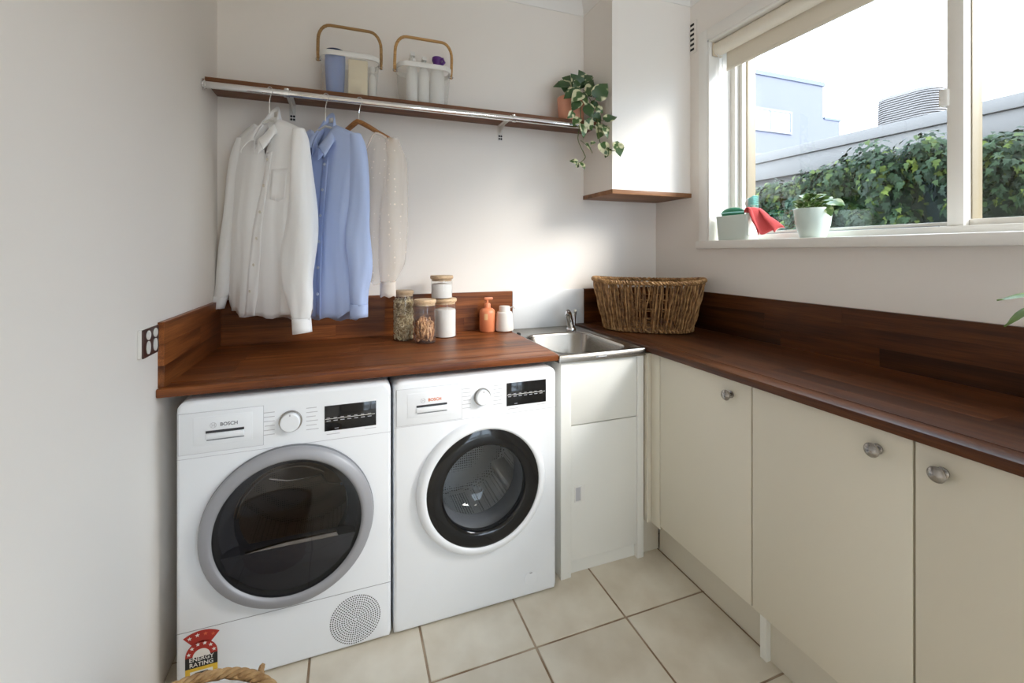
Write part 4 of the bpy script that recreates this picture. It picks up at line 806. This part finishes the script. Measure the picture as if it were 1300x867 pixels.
def vine(pix, r=0.0022):
    pts = [at(u, v, y=yy) for u, v, yy in pix]; fin = []
    for i in range(len(pts) - 1):
        a, b_, c, d = pts[max(i - 1, 0)], pts[i], pts[i + 1], pts[min(i + 2, len(pts) - 1)]
        for k in range(5):
            f = k / 5; fin.append(0.5 * (2 * b_ + (c - a) * f + (2 * a - 5 * b_ + 4 * c - d) * f * f + (3 * b_ - a - 3 * c + d) * f ** 3))
    MB().tube(fin + [pts[-1]], r, 6).obj('stem', M['stem'], pt)
vine([(732, 122, 2.07), (735, 128, 2.0), (737, 145, 1.965), (735, 165, 1.955), (734, 178, 1.96), (741, 194, 1.965), (743, 200, 1.97), (737, 206, 1.972), (731, 207, 1.975)])
vine([(742, 120, 2.07), (752, 140, 1.98), (758, 152, 1.955), (760, 172, 1.945), (763, 183, 1.935), (772, 190, 1.90), (782, 191, 1.87), (785, 185, 1.865)]); vine([(745, 118, 2.07), (752, 130, 1.99), (757, 124, 1.94), (762, 118, 1.93)], 0.0016)
vine([(742, 118, 2.07), (752, 146, 1.97), (764, 153, 1.92), (770, 152, 1.885)], 0.0016); vine([(737, 178, 1.958), (744, 184, 1.962), (750, 190, 1.965), (752, 194, 1.965)], 0.0014)

# ================================================================ jars and dispensers on the left worktop
M['lid'] = wood('jar_lid_beech', 0, (0.60, 0.42, 0.25), (0.66, 0.48, 0.30), (0.72, 0.54, 0.36), 0.5); M['powder'] = mat('white_powder', (0.80, 0.785, 0.765), 0.9, bump=(120, 0.4))
M['shells'] = mat('pale_soap_flakes', (0.55, 0.42, 0.22), 0.7, var=(60, 1, (0.80, 0.70, 0.48))); M['shellc'] = mat('flake_gaps', (0.36, 0.26, 0.13), 0.9); M['pegs'] = wood('wooden_pegs', 0, (0.30, 0.14, 0.06), (0.48, 0.26, 0.13), (0.62, 0.38, 0.2), 0.55)
def jar(x, y, z, r, h, lr, label):
    t = thing('glass_jar', label, 'jar', (x, y, z), 'glass jars with wooden lids')
    MB().lathe([(0, 0.0), (r * 0.93, 0.0), (r, 0.005), (r, h - 0.03), (r * 0.97, h - 0.024), (r * 0.97, h - 0.018)], (x, y, z), 36).obj('jar_glass', M['jar'], t, ang=60)
    MB().lathe([(0, h - 0.026), (r * 0.92, h - 0.026), (r * 0.94, h - 0.016), (lr * 0.96, h - 0.016), (lr, h - 0.012), (lr * 0.99, h - 0.003), (lr * 0.95, h), (0, h)], (x, y, z), 36).obj('lid', M['lid'], t, ang=40)
    return t
j1 = jar(0.237, 2.046, ZT, 0.0445, 0.222, 0.0455, 'tall glass jar of curly pale flakes, leftmost of the jars')
f = MB()
for k in range(650):
    q = random.uniform(0, 2 * PI); rr = 0.0405 * math.sqrt(random.uniform(0.45, 1)); c = Vector((0.237 + rr * math.cos(q), 2.046 + rr * math.sin(q), ZT + 0.006 + random.uniform(0, 0.178)))
    d = Vector((random.gauss(0, 1), random.gauss(0, 1), random.gauss(0, 1))).normalized(); e = d.orthogonal().normalized(); g = d.cross(e); s_ = random.uniform(0.005, 0.0085)
    pts = [c + (d * math.cos(a_) + e * math.sin(a_)) * s_ * 0.9 + g * (0.0016 * k2) for k2, a_ in enumerate((0, 1.1, 2.2, 3.3, 4.4))]; pts = [p_ for p_ in pts]
    pts = [Vector((p_.x, p_.y, 0)) - Vector((0.237, 2.046, 0)) + Vector((0, 0, p_.z)) for p_ in pts]; pts = [Vector((p_.x, p_.y, 0)) * min(1, 0.0425 / max(1e-6, math.hypot(p_.x, p_.y))) + Vector((0.237, 2.046, p_.z)) for p_ in pts]; f.tube(pts, 0.0024, 4)
f.obj('flakes', M['shells'], j1, fix=False, kind='stuff')
MB().lathe([(0, 0.004), (0.034, 0.004), (0.034, 0.17), (0, 0.172)], (0.237, 2.046, ZT), 20).obj('flake_core', M['shellc'], j1)
j2 = jar(0.318, 1.952, ZT, 0.047, 0.188, 0.0485, 'glass jar of wooden pegs standing in front of the others'); f = MB()
for k in range(300):
    q = random.uniform(0, 2 * PI); rr = 0.036 * math.sqrt(random.random()); hz = random.uniform(0.012, 0.108 - 0.8 * rr + 0.012 * math.sin(q))
    R_ = Matrix.Rotation(random.uniform(0, PI), 4, 'Z') @ Matrix.Rotation(random.uniform(-1.3, 1.3) * (1 - rr / 0.06), 4, 'X'); Mx = Matrix.Translation((0.318 + rr * math.cos(q), 1.952 + rr * math.sin(q), ZT + hz + 0.006)) @ R_
    f.box(-0.0032, 0.0032, -0.0022, 0.0022, -0.012, 0.012, M=Mx); f.box(-0.0022, 0.0022, -0.0028, 0.0028, -0.004, 0.003, M=Mx)
f.obj('pegs', M['pegs'], j2, ang=None, fix=False, kind='stuff')
j3 = jar(0.428, 2.054, ZT, 0.051, 0.179, 0.0545, 'wide glass jar of white powder under a smaller jar')
MB().lathe([(0, 0.004), (0.0485, 0.004), (0.0488, 0.12), (0.047, 0.128), (0.03, 0.133), (0, 0.13)], (0.428, 2.054, ZT), 32).obj('powder', M['powder'], j3, ang=60)
j4 = jar(0.412, 2.052, ZT + 0.1795, 0.049, 0.106, 0.0535, 'small glass jar of white powder stacked on the wide jar')
MB().lathe([(0, 0.004), (0.0465, 0.004), (0.0468, 0.060), (0.045, 0.066), (0.02, 0.070), (0, 0.072)], (0.412, 2.052, ZT + 0.1795), 32).obj('powder', M['powder'], j4, ang=60)
M['orange'] = mat('coral_plastic', (0.72, 0.24, 0.11), 0.45); M['olabel'] = mat('pale_orange_print', (0.80, 0.50, 0.24), 0.6)
od = thing('soap_bottle', 'coral orange pump bottle standing on the timber worktop', 'soap dispenser', (0.652, 2.112, ZT))
MB().lathe([(0, 0), (0.035, 0), (0.039, 0.004), (0.039, 0.092), (0.037, 0.104), (0.029, 0.113), (0.017, 0.117)], (0.652, 2.112, ZT), 32).obj('bottle_body', M['orange'], od, ang=50)
MB().lathe([(0.0165, 0.116), (0.0165, 0.134), (0.0135, 0.140), (0.006, 0.141), (0.0055, 0.158), (0.0, 0.158)], (0.652, 2.112, ZT), 24).obj('pump_collar', M['orange'], od)
MB().box(0.637, 0.680, 2.104, 2.120, ZT + 0.157, ZT + 0.169, b=0.004).obj('pump_head', M['orange'], od)
MB().grid(6, 4, lambda u, v: Vector((0.652 + 0.0394 * math.cos(4.05 + 0.42 * u), 2.112 + 0.0394 * math.sin(4.05 + 0.42 * u), ZT + 0.062 + 0.03 * v))).obj('label_print', M['olabel'], od)
wd = thing('soap_dispenser', 'white lidded soap dispenser with chrome nozzle next to the coral bottle', 'soap dispenser', (0.735, 2.09, ZT))
M['offw'] = mat('matt_off_white', (0.74, 0.71, 0.66), 0.5)
MB().lathe([(0, 0), (0.036, 0), (0.044, 0.006), (0.0445, 0.02), (0.040, 0.088), (0.037, 0.096), (0.033, 0.098), (0, 0.098)], (0.735, 2.09, ZT), 32).obj('dispenser_body', M['offw'], wd, ang=50)
MB().lathe([(0.028, 0.098), (0.028, 0.120), (0.026, 0.125), (0.0, 0.126)], (0.735, 2.09, ZT), 28).obj('pump_cap', M['offw'], wd)
MB().tube([(0.76, 2.085, ZT + 0.117), (0.782, 2.08, ZT + 0.119), (0.785, 2.08, ZT + 0.114)], 0.0035, 8).obj('nozzle', M['nickel'], wd)

# ================================================================ big woven basket on the right worktop
def wicker(name, c1, c2): return mat(name, c1, 0.65, var=(38, 1, c2), bump=(160, 0.5))
M['wick'] = wicker('seagrass', (0.10, 0.042, 0.012), (0.33, 0.165, 0.055)); M['wick2'] = wicker('seagrass_light', (0.20, 0.095, 0.03), (0.50, 0.29, 0.115))
bc = Vector((1.435, 1.885, ZT)); al = math.radians(-37)
la = Vector((math.cos(al), math.sin(al), 0)); lb = Vector((-math.sin(al), math.cos(al), 0)); BH = 0.245
def bp(q, h, inset=0.0):
    k = h / BH; A = 0.208 + 0.062 * k ** 0.85 - inset; Bb = 0.125 + 0.045 * k - inset; c, s_ = math.cos(q), math.sin(q)
    return bc + la * A * math.copysign(abs(c) ** 0.8, c) + lb * Bb * math.copysign(abs(s_) ** 0.8, s_) + Vector((0, 0, h + 0.012 * k * abs(c) ** 3))
wb = thing('woven_basket', 'large oval brown woven seagrass basket in the worktop corner', 'basket', bc)
f = MB(); NS = 116
for k in range(NS):
    q = 2 * PI * (k + random.uniform(-0.25, 0.25)) / NS; dq = random.uniform(-0.02, 0.05); rr = random.uniform(0.0035, 0.0046); ph = random.uniform(0, 6)
    f.tube([bp(q + dq * (h / BH) , h, 0.004 * math.sin(h * 90 + ph) + 0.003) for h in [0.003 + (BH - 0.012) * i / 11 for i in range(12)]], [rr * (1 + 0.25 * math.sin(i * 2.1 + ph)) for i in range(12)], 5)
f.obj('upright_strands', M['wick'], wb, kind='stuff', fix=False)
f = MB()
for k in range(NS // 2):
    q = 2 * PI * (k + random.uniform(-0.3, 0.3)) / (NS // 2); rr = random.uniform(0.0025, 0.004); ph = random.uniform(0, 6); dq = random.uniform(0.03, 0.10)
    f.tube([bp(q + dq * (h / BH), h, -0.003 + 0.003 * math.sin(h * 70 + ph)) for h in [0.006 + (BH - 0.02) * i / 9 for i in range(10)]], rr, 5)
f.obj('outer_strands', M['wick2'], wb, kind='stuff', fix=False)
f = MB()
for h in (0.03, 0.075, 0.12, 0.165): f.tube([bp(2 * PI * k / 64, h, 0.006) for k in range(64)], 0.0035, 5, True)
f.obj('weft_ropes', M['wick'], wb, kind='stuff', fix=False)
for s_, hh, rr in ((0, BH, 0.0062), (1, BH, 0.0062), (0, 0.0125, 0.005)):
    f = MB(); f.tube([bp(2 * PI * k / 320, hh, 0.0) + Vector((0, 0, 0.0065 * math.sin(k * 2 * PI / 320 * 62 + s_ * PI))) + (bp(2 * PI * k / 320, hh, 0.01) - bp(2 * PI * k / 320, hh, 0)) * 0.6 * math.cos(k * 2 * PI / 320 * 62 + s_ * PI) for k in range(320)], rr, 5, True)
    f.obj('rim_braid' if hh > 0.1 else 'base_braid', M['wick2'], wb, fix=False)
MB().rings([[bp(2 * PI * k / 48, 0.004, 0.004) for k in range(48)], [bp(2 * PI * k / 48, 0.009, 0.008) for k in range(48)]], True, True).obj('base', M['wick'], wb)

# ================================================================ floor basket in front of the dryer
fb = thing('laundry_basket', 'round wicker basket with white liner on the floor before the dryer', 'basket', (-0.308, 0.975, 0))
fc = Vector((-0.308, 0.975, 0)); FH = 0.339; FR = 0.192
M['cane'] = wicker('cane', (0.30, 0.16, 0.06), (0.52, 0.33, 0.15)); M['linen'] = mat('white_liner', (0.72, 0.71, 0.70), 0.85, bump=(80, 0.3))
f = MB()
for i in range(22):
    h = 0.008 + i * 0.0155; R0 = FR * (0.80 + 0.20 * h / FH); f.tube([fc + Vector(((R0 + 0.004 * math.sin(k * PI / 2 + i * PI)) * math.cos(2 * PI * k / 72), (R0 + 0.004 * math.sin(k * PI / 2 + i * PI)) * math.sin(2 * PI * k / 72), h)) for k in range(72)], 0.0075, 6, True)
f.obj('woven_side', M['cane'], fb, kind='stuff', fix=False)
for ph in (0, 2.09, 4.19):
    MB().tube([fc + Vector(((FR + 0.005 * math.cos(k * 0.35 + ph)) * math.cos(2 * PI * k / 360), (FR + 0.005 * math.cos(k * 0.35 + ph)) * math.sin(2 * PI * k / 360), FH + 0.005 * math.sin(k * 0.35 + ph))) for k in range(360)], 0.0055, 6, True).obj('rim_cane', M['cane'], fb, fix=False)
MB().lathe([(FR - 0.012, FH - 0.004), (FR - 0.02, FH - 0.03), (FR * 0.88, 0.2), (FR * 0.8, 0.03), (0, 0.025)], fc, 40).obj('liner', M['linen'], fb)
for sgn in (0,):
    f = MB()
    for ph in (0, 2.09, 4.19):
        f.tube([fc + Vector((0.05 + 0.075 * math.cos(t), FR - 0.018 - 0.045 * math.sin(t) + 0.006 * math.cos(k_ * 0.9 + ph), FH - 0.004 - 0.018 * math.sin(t) + 0.006 * math.sin(k_ * 0.9 + ph))) for k_, t in [(k, PI * k / 28) for k in range(29)]], 0.0065, 6)
    f.obj('handle', M['cane'], fb, fix=False)

# ================================================================ window sill things and roller blind
SZ = WZ0 + 0.0005
M['sage'] = mat('sage_plastic', (0.62, 0.70, 0.65), 0.4); M['emer'] = mat('green_sponge', (0.02, 0.20, 0.10), 0.6, bump=(200, 0.4)); M['aqua'] = mat('aqua_bristles', (0.35, 0.70, 0.66), 0.5)
M['redc'] = mat('red_cloth', (0.58, 0.075, 0.075), 0.85, bump=(180, 0.5)); M['pinkc'] = mat('cloth_edge', (0.70, 0.45, 0.42), 0.8)
cd_ = thing('sink_caddy', 'pale sage caddy on the window sill holding brush and sponge', 'caddy', (1.765, 1.63, SZ))
def cr(k, z): return [Vector((a_, b_, z)) for a_, b_ in rrect(1.765 - 0.042 * k, 1.765 + 0.042 * k, 1.632 - 0.098 * k, 1.632 + 0.098 * k, 0.016, 5)]
MB().rings([cr(0.86, SZ), cr(0.90, SZ + 0.004), cr(1.0, SZ + 0.118), cr(0.96, SZ + 0.119), cr(0.86, SZ + 0.02)], True, True).obj('caddy_body', M['sage'], cd_, ang=50)
B(1.73, 1.80, 1.538, 1.544, SZ + 0.02, SZ + 0.118, b=0.002).obj('divider', M['sage'], cd_)
sp_ = thing('sponge', 'dark green rounded sponge in the sill caddy', 'sponge', (1.765, 1.66, SZ + 0.09)); MB().ball((1.762, 1.655, SZ + 0.132), (0.030, 0.066, 0.028), 20, 12).obj('sponge_body', M['emer'], sp_); MB().tube([(1.762 + 0.0305 * math.cos(t), 1.655 + 0.0665 * math.sin(t), SZ + 0.133) for t in [2 * PI * k / 30 for k in range(30)]], 0.003, 6, True).obj('sponge_band', M['aqua'], sp_)
bs = thing('dish_brush', 'dish brush with pale aqua bristles leaning in the sill caddy', 'brush', (1.77, 1.58, SZ + 0.03))
hd = Vector((1.778, 1.575, SZ + 0.168)); MB().tube([(1.775, 1.60, SZ + 0.03), (1.775, 1.585, SZ + 0.10), hd], [0.006, 0.006, 0.007], 8).obj('handle', M['plastic'], bs); MB().ball(hd + Vector((0, 0.004, 0.006)), (0.016, 0.014, 0.024), 14, 10).obj('brush_head', M['plastic'], bs)
f = MB()
for i in range(9):
    for j in range(5):
        b0 = hd + Vector((-0.012 + 0.006 * j, -0.004, -0.012 + 0.0045 * i)); f.tube([b0, b0 + Vector(((j - 2) * 0.0012, -0.034, (i - 4) * 0.0022 + 0.003))], 0.0016, 5)
f.obj('bristles', M['aqua'], bs, kind='stuff', fix=False)
rc = thing('dish_cloth', 'red cloth draped over the right end of the sill caddy', 'cloth', (1.765, 1.50, SZ + 0.03))
def clo(u, v):
    y = 1.566 - 0.014 * v - (0.050 + 0.090 * u) * v ** 1.1 - 0.007 * math.sin(11 * u + 1) * min(1, 2 * v)
    z = SZ + 0.128 + 0.024 * math.sin(PI * min(1, v * 1.5)) * (1 - 0.2 * u) - (0.108 - 0.025 * u) * v ** 2.4 + 0.007 * math.sin(15 * u) * v
    return Vector((1.736 + 0.060 * u + 0.013 * math.sin(11 * u + 2.4 * v) * min(1, 2 * v) - 0.012 * math.sin(PI * v), y, z))
solid(MB().grid(40, 22, clo).obj('cloth', M['redc'], rc, ang=80), 0.006); MB().tube([clo(u / 39, 1.0) for u in range(40)], 0.0025, 6).obj('cloth_hem', M['pinkc'], rc)
pp = thing('sill_plant', 'small leafy plant in a pale sage pot on the window sill', 'plant', (1.775, 1.27, SZ)); pc = Vector((1.775, 1.268, SZ))
M['sagep'] = mat('sage_pot', (0.60, 0.70, 0.65), 0.35)
MB().lathe([(0, 0), (0.041, 0), (0.046, 0.006), (0.060, 0.05), (0.0675, 0.116), (0.0655, 0.119), (0.0635, 0.114), (0.058, 0.09)], pc, 36).obj('pot', M['sagep'], pp, ang=50); MB().lathe([(0.06, 0.10), (0, 0.105)], pc, 24).obj('soil', M['soil'], pp)
sl_ = leafmat('sill_leaf', (0.08, 0.17, 0.03), (0.42, 0.50, 0.26), 0.66, 0.90); SLm = leafmesh('sill_leaf', sl_, HEART)
for k in range(80):
    q = random.uniform(0, 2 * PI); rr = random.uniform(0.0, 0.043); h = 0.110 + random.uniform(0.008, 0.07) * (1 - rr / 0.10); b0 = pc + Vector((rr * math.cos(q), rr * math.sin(q), h)); ln = random.uniform(0.025, 0.042)
    leaf(SLm, pp, b0, b0 + Vector((math.cos(q) * ln, math.sin(q) * ln, random.uniform(0.15, 1.0) * ln)), (random.uniform(-1.0, -0.1), random.uniform(-0.6, 0.2), 0.7), ln)
for k in range(16):
    q = 2 * PI * k / 16; MB().tube([pc + Vector((0, 0, 0.10)), pc + Vector((0.03 * math.cos(q), 0.03 * math.sin(q), 0.13)), pc + Vector((0.05 * math.cos(q), 0.05 * math.sin(q), 0.125))], 0.0012, 5).obj('stem', M['stem'], pp)
for a_, b_ in (((0.02, -0.055, 0.14), (0.01, -0.115, 0.132)), ((-0.01, -0.066, 0.118), (-0.015, -0.085, 0.085)), ((0.0, -0.05, 0.15), (-0.02, -0.09, 0.15)), ((0.01, 0.05, 0.145), (0.0, 0.08, 0.13))): leaf(SLm, pp, pc + Vector(a_), pc + Vector(b_), (-0.5, -0.2, 0.8))
# roller blind
M['blind'] = mat('blind_fabric', (0.74, 0.68, 0.57), 0.8, bump=(300, 0.06), trans=None); M['brk'] = mat('blind_bracket', (0.62, 0.52, 0.38), 0.4)
rb = thing('roller_blind', 'cream roller blind rolled up at the top of the window', 'blind', (1.76, 0.8, 2.17)); by0, by1 = WY0 + 0.02, WY1 - 0.022
MB().tube([(1.770, by0, 2.318), (1.770, by1, 2.318)], 0.034, 24).obj('roll', M['blind'], rb)
B(1.8015, 1.8035, by0 + 0.01, by1 - 0.022, 2.215, 2.318).obj('hanging_fabric', M['blind'], rb); B(1.799, 1.806, by0 + 0.01, by1 - 0.022, 2.203, 2.22, b=0.002).obj('bottom_bar', M['blind'], rb)
for y in (by1, by0 - 0.006): B(1.735, 1.80, y, y + 0.006, 2.28, 2.348, b=0.002).obj('bracket', M['brk'], rb); MB().tube([(1.772, y + 0.003, 2.315), (1.772, y - 0.002, 2.315)], 0.034, 24).obj('end_disc', M['plastic'], rb)
ch = [(1.758, by1 - 0.012, 2.285), (1.752, by1 - 0.010, 2.0), (1.752, by1 - 0.014, 1.64)] + [(1.77 - 0.018 * math.cos(PI * k / 8), by1 - 0.02 - 0.012 * math.sin(PI * k / 8), 1.60 - 0.05 * math.sin(PI * k / 8)) for k in range(9)] + [(1.788, by1 - 0.014, 1.64), (1.786, by1 - 0.012, 2.0), (1.782, by1 - 0.012, 2.285)]
MB().tube(ch, 0.0016, 6).obj('pull_cord', M['plastic'], rb)
# plant just past the right edge, leaves reaching into view
ep = thing('leafy_plant', 'potted plant at the right edge with thin leaves reaching into view', 'plant', (1.52, 0.36, ZT)); ec = Vector((1.52, 0.36, ZT))
MB().lathe([(0, 0), (0.055, 0), (0.058, 0.005), (0.072, 0.13), (0.068, 0.13), (0.062, 0.11)], ec, 28).obj('pot', M['sagep'], ep); MB().lathe([(0.065, 0.112), (0, 0.115)], ec, 20).obj('soil', M['soil'], ep)
eg = leafmat('arching_leaf', (0.10, 0.19, 0.02), (0.30, 0.40, 0.06), 0.75, 0.9); EG = leafmesh('arching_leaf', eg, LANCE, droop=0.12)
for (u0, v0, u1, v1, xx) in ((1320, 374, 1264, 378, 1.50), (1318, 388, 1271, 412, 1.48)):
    b0, t0 = at(u0, v0, x=xx + 0.01), at(u1, v1, x=xx); leaf(EG, ep, b0, t0, (-0.3, -0.4, 1)); MB().tube([ec + Vector((0, 0, 0.11)), (ec + b0) / 2 + Vector((0, 0, 0.08)), b0], 0.002, 5).obj('stem', M['stem'], ep)
for k in range(12):
    q = random.uniform(-2.4, 1.2); b0 = ec + Vector((0.05 * math.cos(q), 0.05 * math.sin(q), 0.17 + random.uniform(0, 0.08))); ln = random.uniform(0.09, 0.13); leaf(EG, ep, b0, b0 + Vector((math.cos(q) * ln * 0.6, math.sin(q) * ln, random.uniform(-0.1, 0.5) * ln)), (0, 0, 1)); MB().tube([ec + Vector((0, 0, 0.11)), b0], 0.002, 5).obj('stem', M['stem'], ep)

# ================================================================ outside
M['ground'] = mat('yard_concrete', (0.35, 0.34, 0.32), 0.9); B(XO, 60, -30, 60, -0.5, -0.3).obj('ground', M['ground'], ang=None, kind='structure')
M['fascia'] = mat('grey_fascia', (0.135, 0.122, 0.112), 0.6, var=(1.5, 1, (0.16, 0.147, 0.135))); M['cap'] = mat('roof_capping', (0.15, 0.137, 0.127), 0.5); M['gwall'] = mat('garage_wall', (0.155, 0.14, 0.13), 0.7); M['gdark'] = mat('garage_shadow_gap', (0.06, 0.06, 0.065), 0.8)
ga = thing('garage', 'neighbouring garage with a long grey fascia behind the shrub', 'building', (6.5, 4, -0.3)); g0, g1 = -3.0, 12.5
B(5.12, 9.5, g0, g1, -0.3, 2.26).obj('wall', M['gwall'], ga); B(5.0, 5.05, g0, g1, 2.215, 2.43, b=0.004).obj('fascia_board', M['fascia'], ga); B(4.97, 5.06, g0, g1, 2.432, 2.545, b=0.006).obj('roof_capping', M['cap'], ga); B(5.06, 9.5, g0, g1, 2.40, 2.45).obj('roof', M['cap'], ga)
for y in (1.88, 4.9, 8.0): B(5.04, 5.119, y, y + 0.09, -0.3, 2.21).obj('post', M['gdark'], ga)  # garage posts in an even dark grey
ac = thing('rooftop_cooler', 'pale rounded rooftop cooler with thin louvre slats on the garage roof', 'cooler', (8.55, 4.2, 2.46)); M['cool'] = mat('cooler_body', (0.17, 0.155, 0.145), 0.6); M['slat'] = mat('cooler_slat', (0.19, 0.17, 0.16), 0.55)
def cq(z, d): k = 1 - 0.03 * (z - 2.46); return [Vector((8.0 + 0.35 + (a_ - 0.35) * k, 4.33 + (b_ - 0.43) * k, z)) for a_, b_ in rrect(d, 0.7 - d, d, 0.86 - d, 0.24, 6)]
MB().rings([cq(2.45, 0.02), cq(3.70, 0.02), cq(3.74, 0.06)], True, True).obj('housing', M['cool'], ac, ang=50); f = MB()
for k in range(34): z = 2.52 + k * 0.035; f.rings([cq(z, 0.012), cq(z - 0.002, -0.005), cq(z + 0.016, -0.005), cq(z + 0.020, 0.012)])
f.obj('louvre_slats', M['slat'], ac, ang=30, kind='stuff'); MB().rings([cq(3.70, -0.005), cq(3.745, 0.0), cq(3.765, 0.05)], False, True).obj('top_cover', M['slat'], ac, ang=40)
M['bblue'] = mat('blue_render', (0.118, 0.124, 0.168), 0.8); M['bcap'] = mat('blue_capping', (0.075, 0.095, 0.145), 0.6); M['bwin'] = mat('far_window_frame', (0.13, 0.14, 0.17), 0.5); M['bglass'] = mat('far_window_glass', (0.55, 0.58, 0.62), 0.1)
bb = thing('apartment_building', 'pale blue two-level building with a wide window far behind the garage', 'building', (16, 16, -0.3))
B(8.0, 20.27, 14.0, 22.0, -0.3, 8.8).obj('main_block', M['bblue'], bb); B(7.95, 20.33, 13.95, 22.0, 8.8, 8.98).obj('roof_capping', M['bcap'], bb); B(20.27, 21.37, 14.0, 22, -0.3, 7.32).obj('side_block', M['bblue'], bb); B(20.33, 21.42, 13.97, 22, 7.32, 7.42).obj('side_capping', M['bcap'], bb)
wn = MB(); [wn.box(*q) for q in ((14.2, 18.25, 13.94, 14.02, 7.32, 7.42), (14.2, 18.25, 13.94, 14.02, 6.42, 6.52), (18.13, 18.25, 13.94, 14.02, 6.52, 7.32), (16.95, 17.03, 13.94, 14.02, 6.52, 7.32), (14.2, 14.3, 13.94, 14.02, 6.52, 7.32))]
wo = wn.obj('window', M['bwin'], bb, ang=None); B(14.3, 16.95, 13.97, 13.99, 6.52, 7.32).obj('pane', M['bglass'], wo); B(17.03, 18.13, 13.97, 13.99, 6.52, 7.32).obj('pane', M['bglass'], wo); B(8.0, 20.27, 13.9, 14.0, 5.3, 5.45).obj('ledge', M['bwin'], bb)
# climbing shrub in front of the garage
im = mat('ivy_leaf', (0.03, 0.07, 0.02), 0.6, spec=0.2); nt = im.node_tree; N = nt.nodes; L = nt.links
gi = N.new('ShaderNodeNewGeometry'); rp = N.new('ShaderNodeValToRGB'); e_ = rp.color_ramp.elements; e_[0].color = (0.005, 0.013, 0.004, 1); e_[1].color = (0.085, 0.11, 0.014, 1); k_ = e_.new(0.75); k_.color = (0.015, 0.034, 0.010, 1); oi_ = N.new('ShaderNodeObjectInfo'); ma_ = N.new('ShaderNodeMath'); L.new(gi.outputs['Random Per Island'], ma_.inputs[0]); L.new(oi_.outputs['Random'], ma_.inputs[1]); fr_ = N.new('ShaderNodeMath'); fr_.operation = 'FRACT'; L.new(ma_.outputs[0], fr_.inputs[0]); L.new(fr_.outputs[0], rp.inputs[0]); L.new(rp.outputs[0], N['Principled BSDF'].inputs['Base Color'])
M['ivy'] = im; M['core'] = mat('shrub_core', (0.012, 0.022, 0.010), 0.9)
CREST = sorted([(at(u, v, x=3.8).y, at(u, v, x=3.8).z) for u, v in ((955, 236), (1001, 226), (1030, 214), (1059, 192), (1071, 199), (1101, 180), (1124, 187), (1153, 170), (1183, 176), (1200, 182), (1225, 176), (1246, 168), (1268, 175), (1284, 198), (1300, 208), (1400, 215))])
CREST = [(-1.5, CREST[0][1])] + CREST + [(8.0, 1.55)]
def crest(y):     # height of the shrub along the fence
    for (a_, b_), (c_, d_) in zip(CREST, CREST[1:]):
        if a_ <= y <= c_: return b_ + (d_ - b_) * (y - a_) / (c_ - a_)
    return 1.55
sb = thing('climbing_shrub', 'dense green climbing shrub growing along the fence outside the window', 'shrub', (4.1, 3, -0.3))
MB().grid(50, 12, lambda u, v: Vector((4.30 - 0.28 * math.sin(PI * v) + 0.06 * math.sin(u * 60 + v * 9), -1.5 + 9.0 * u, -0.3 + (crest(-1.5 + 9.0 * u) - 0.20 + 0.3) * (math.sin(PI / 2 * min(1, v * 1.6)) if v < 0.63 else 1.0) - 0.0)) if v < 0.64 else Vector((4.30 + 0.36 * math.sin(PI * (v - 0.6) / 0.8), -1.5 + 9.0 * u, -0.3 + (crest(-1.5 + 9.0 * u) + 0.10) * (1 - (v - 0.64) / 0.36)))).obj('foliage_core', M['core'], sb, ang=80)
LOBE = [(0, 0), (0.24, -0.04), (0.42, 0.20), (0.22, 0.36), (0.30, 0.70), (0.12, 0.66), (0, 1.15), (-0.12, 0.66), (-0.30, 0.70), (-0.22, 0.36), (-0.42, 0.20), (-0.24, -0.04)]
lob3 = [Vector((x, y, 0.18 * abs(x) - 0.22 * y * y)) for x, y in LOBE]; ctr = Vector((0, 0.35, 0.03))
ivm = MB().add(lob3 + [ctr], [(k, (k + 1) % 12, 12) for k in range(12)]).mesh('ivy_leaf', im, ang=80, fix=False)
CL = []                                                             # clumps of foliage, each a ball of leaves
for k in range(420):
    y = random.uniform(0.2, 5.5) if k % 3 else random.uniform(0.8, 3.6); r_ = random.uniform(0.10, 0.20); v = random.random() ** 0.75 if k % 2 else random.uniform(0.9, 1.02); top_ = crest(y) - r_ * 0.75
    CL.append((Vector((3.88 + 0.16 * v * v + random.uniform(-0.16, 0.10), y, 0.7 + (top_ - 0.7) * v)), r_))
def lmx(front):
    c_, r_ = random.choice(CL if not front else CL[0::3]); d_ = Vector((random.gauss(-0.55, 0.6), random.gauss(-0.15, 0.7), random.gauss(0.35, 0.6))).normalized()
    p = c_ + d_ * r_ * (random.uniform(0.6, 1.05) if not front else random.uniform(1.0, 1.12)); nrm = (d_ + Vector((-0.15, -0.1, 0.45)) + Vector((random.gauss(0, 0.3), random.gauss(0, 0.3), random.gauss(0, 0.3)))).normalized()
    tip = d_ * 0.4 + Vector((random.gauss(-0.2, 0.4), random.gauss(0, 0.5), -0.75)); tip = (tip - nrm * tip.dot(nrm)).normalized(); sd = tip.cross(nrm)
    m_ = Matrix((sd, tip, nrm)).transposed().to_4x4() @ Matrix.Scale(random.uniform(0.035, 0.066) if not front else random.uniform(0.05, 0.075), 4); m_.translation = p; return m_
f = MB()
for k in range(26000):
    m_ = lmx(False); n0 = len(f.v); f.v += [m_ @ q for q in lob3 + [ctr]]; f.f += [(n0 + i, n0 + (i + 1) % 12, n0 + 12) for i in range(12)]
f.obj('foliage', im, sb, ang=80, fix=False, kind='stuff')
for k in range(300): inst(ivm, 'leaf', sb, lmx(True))
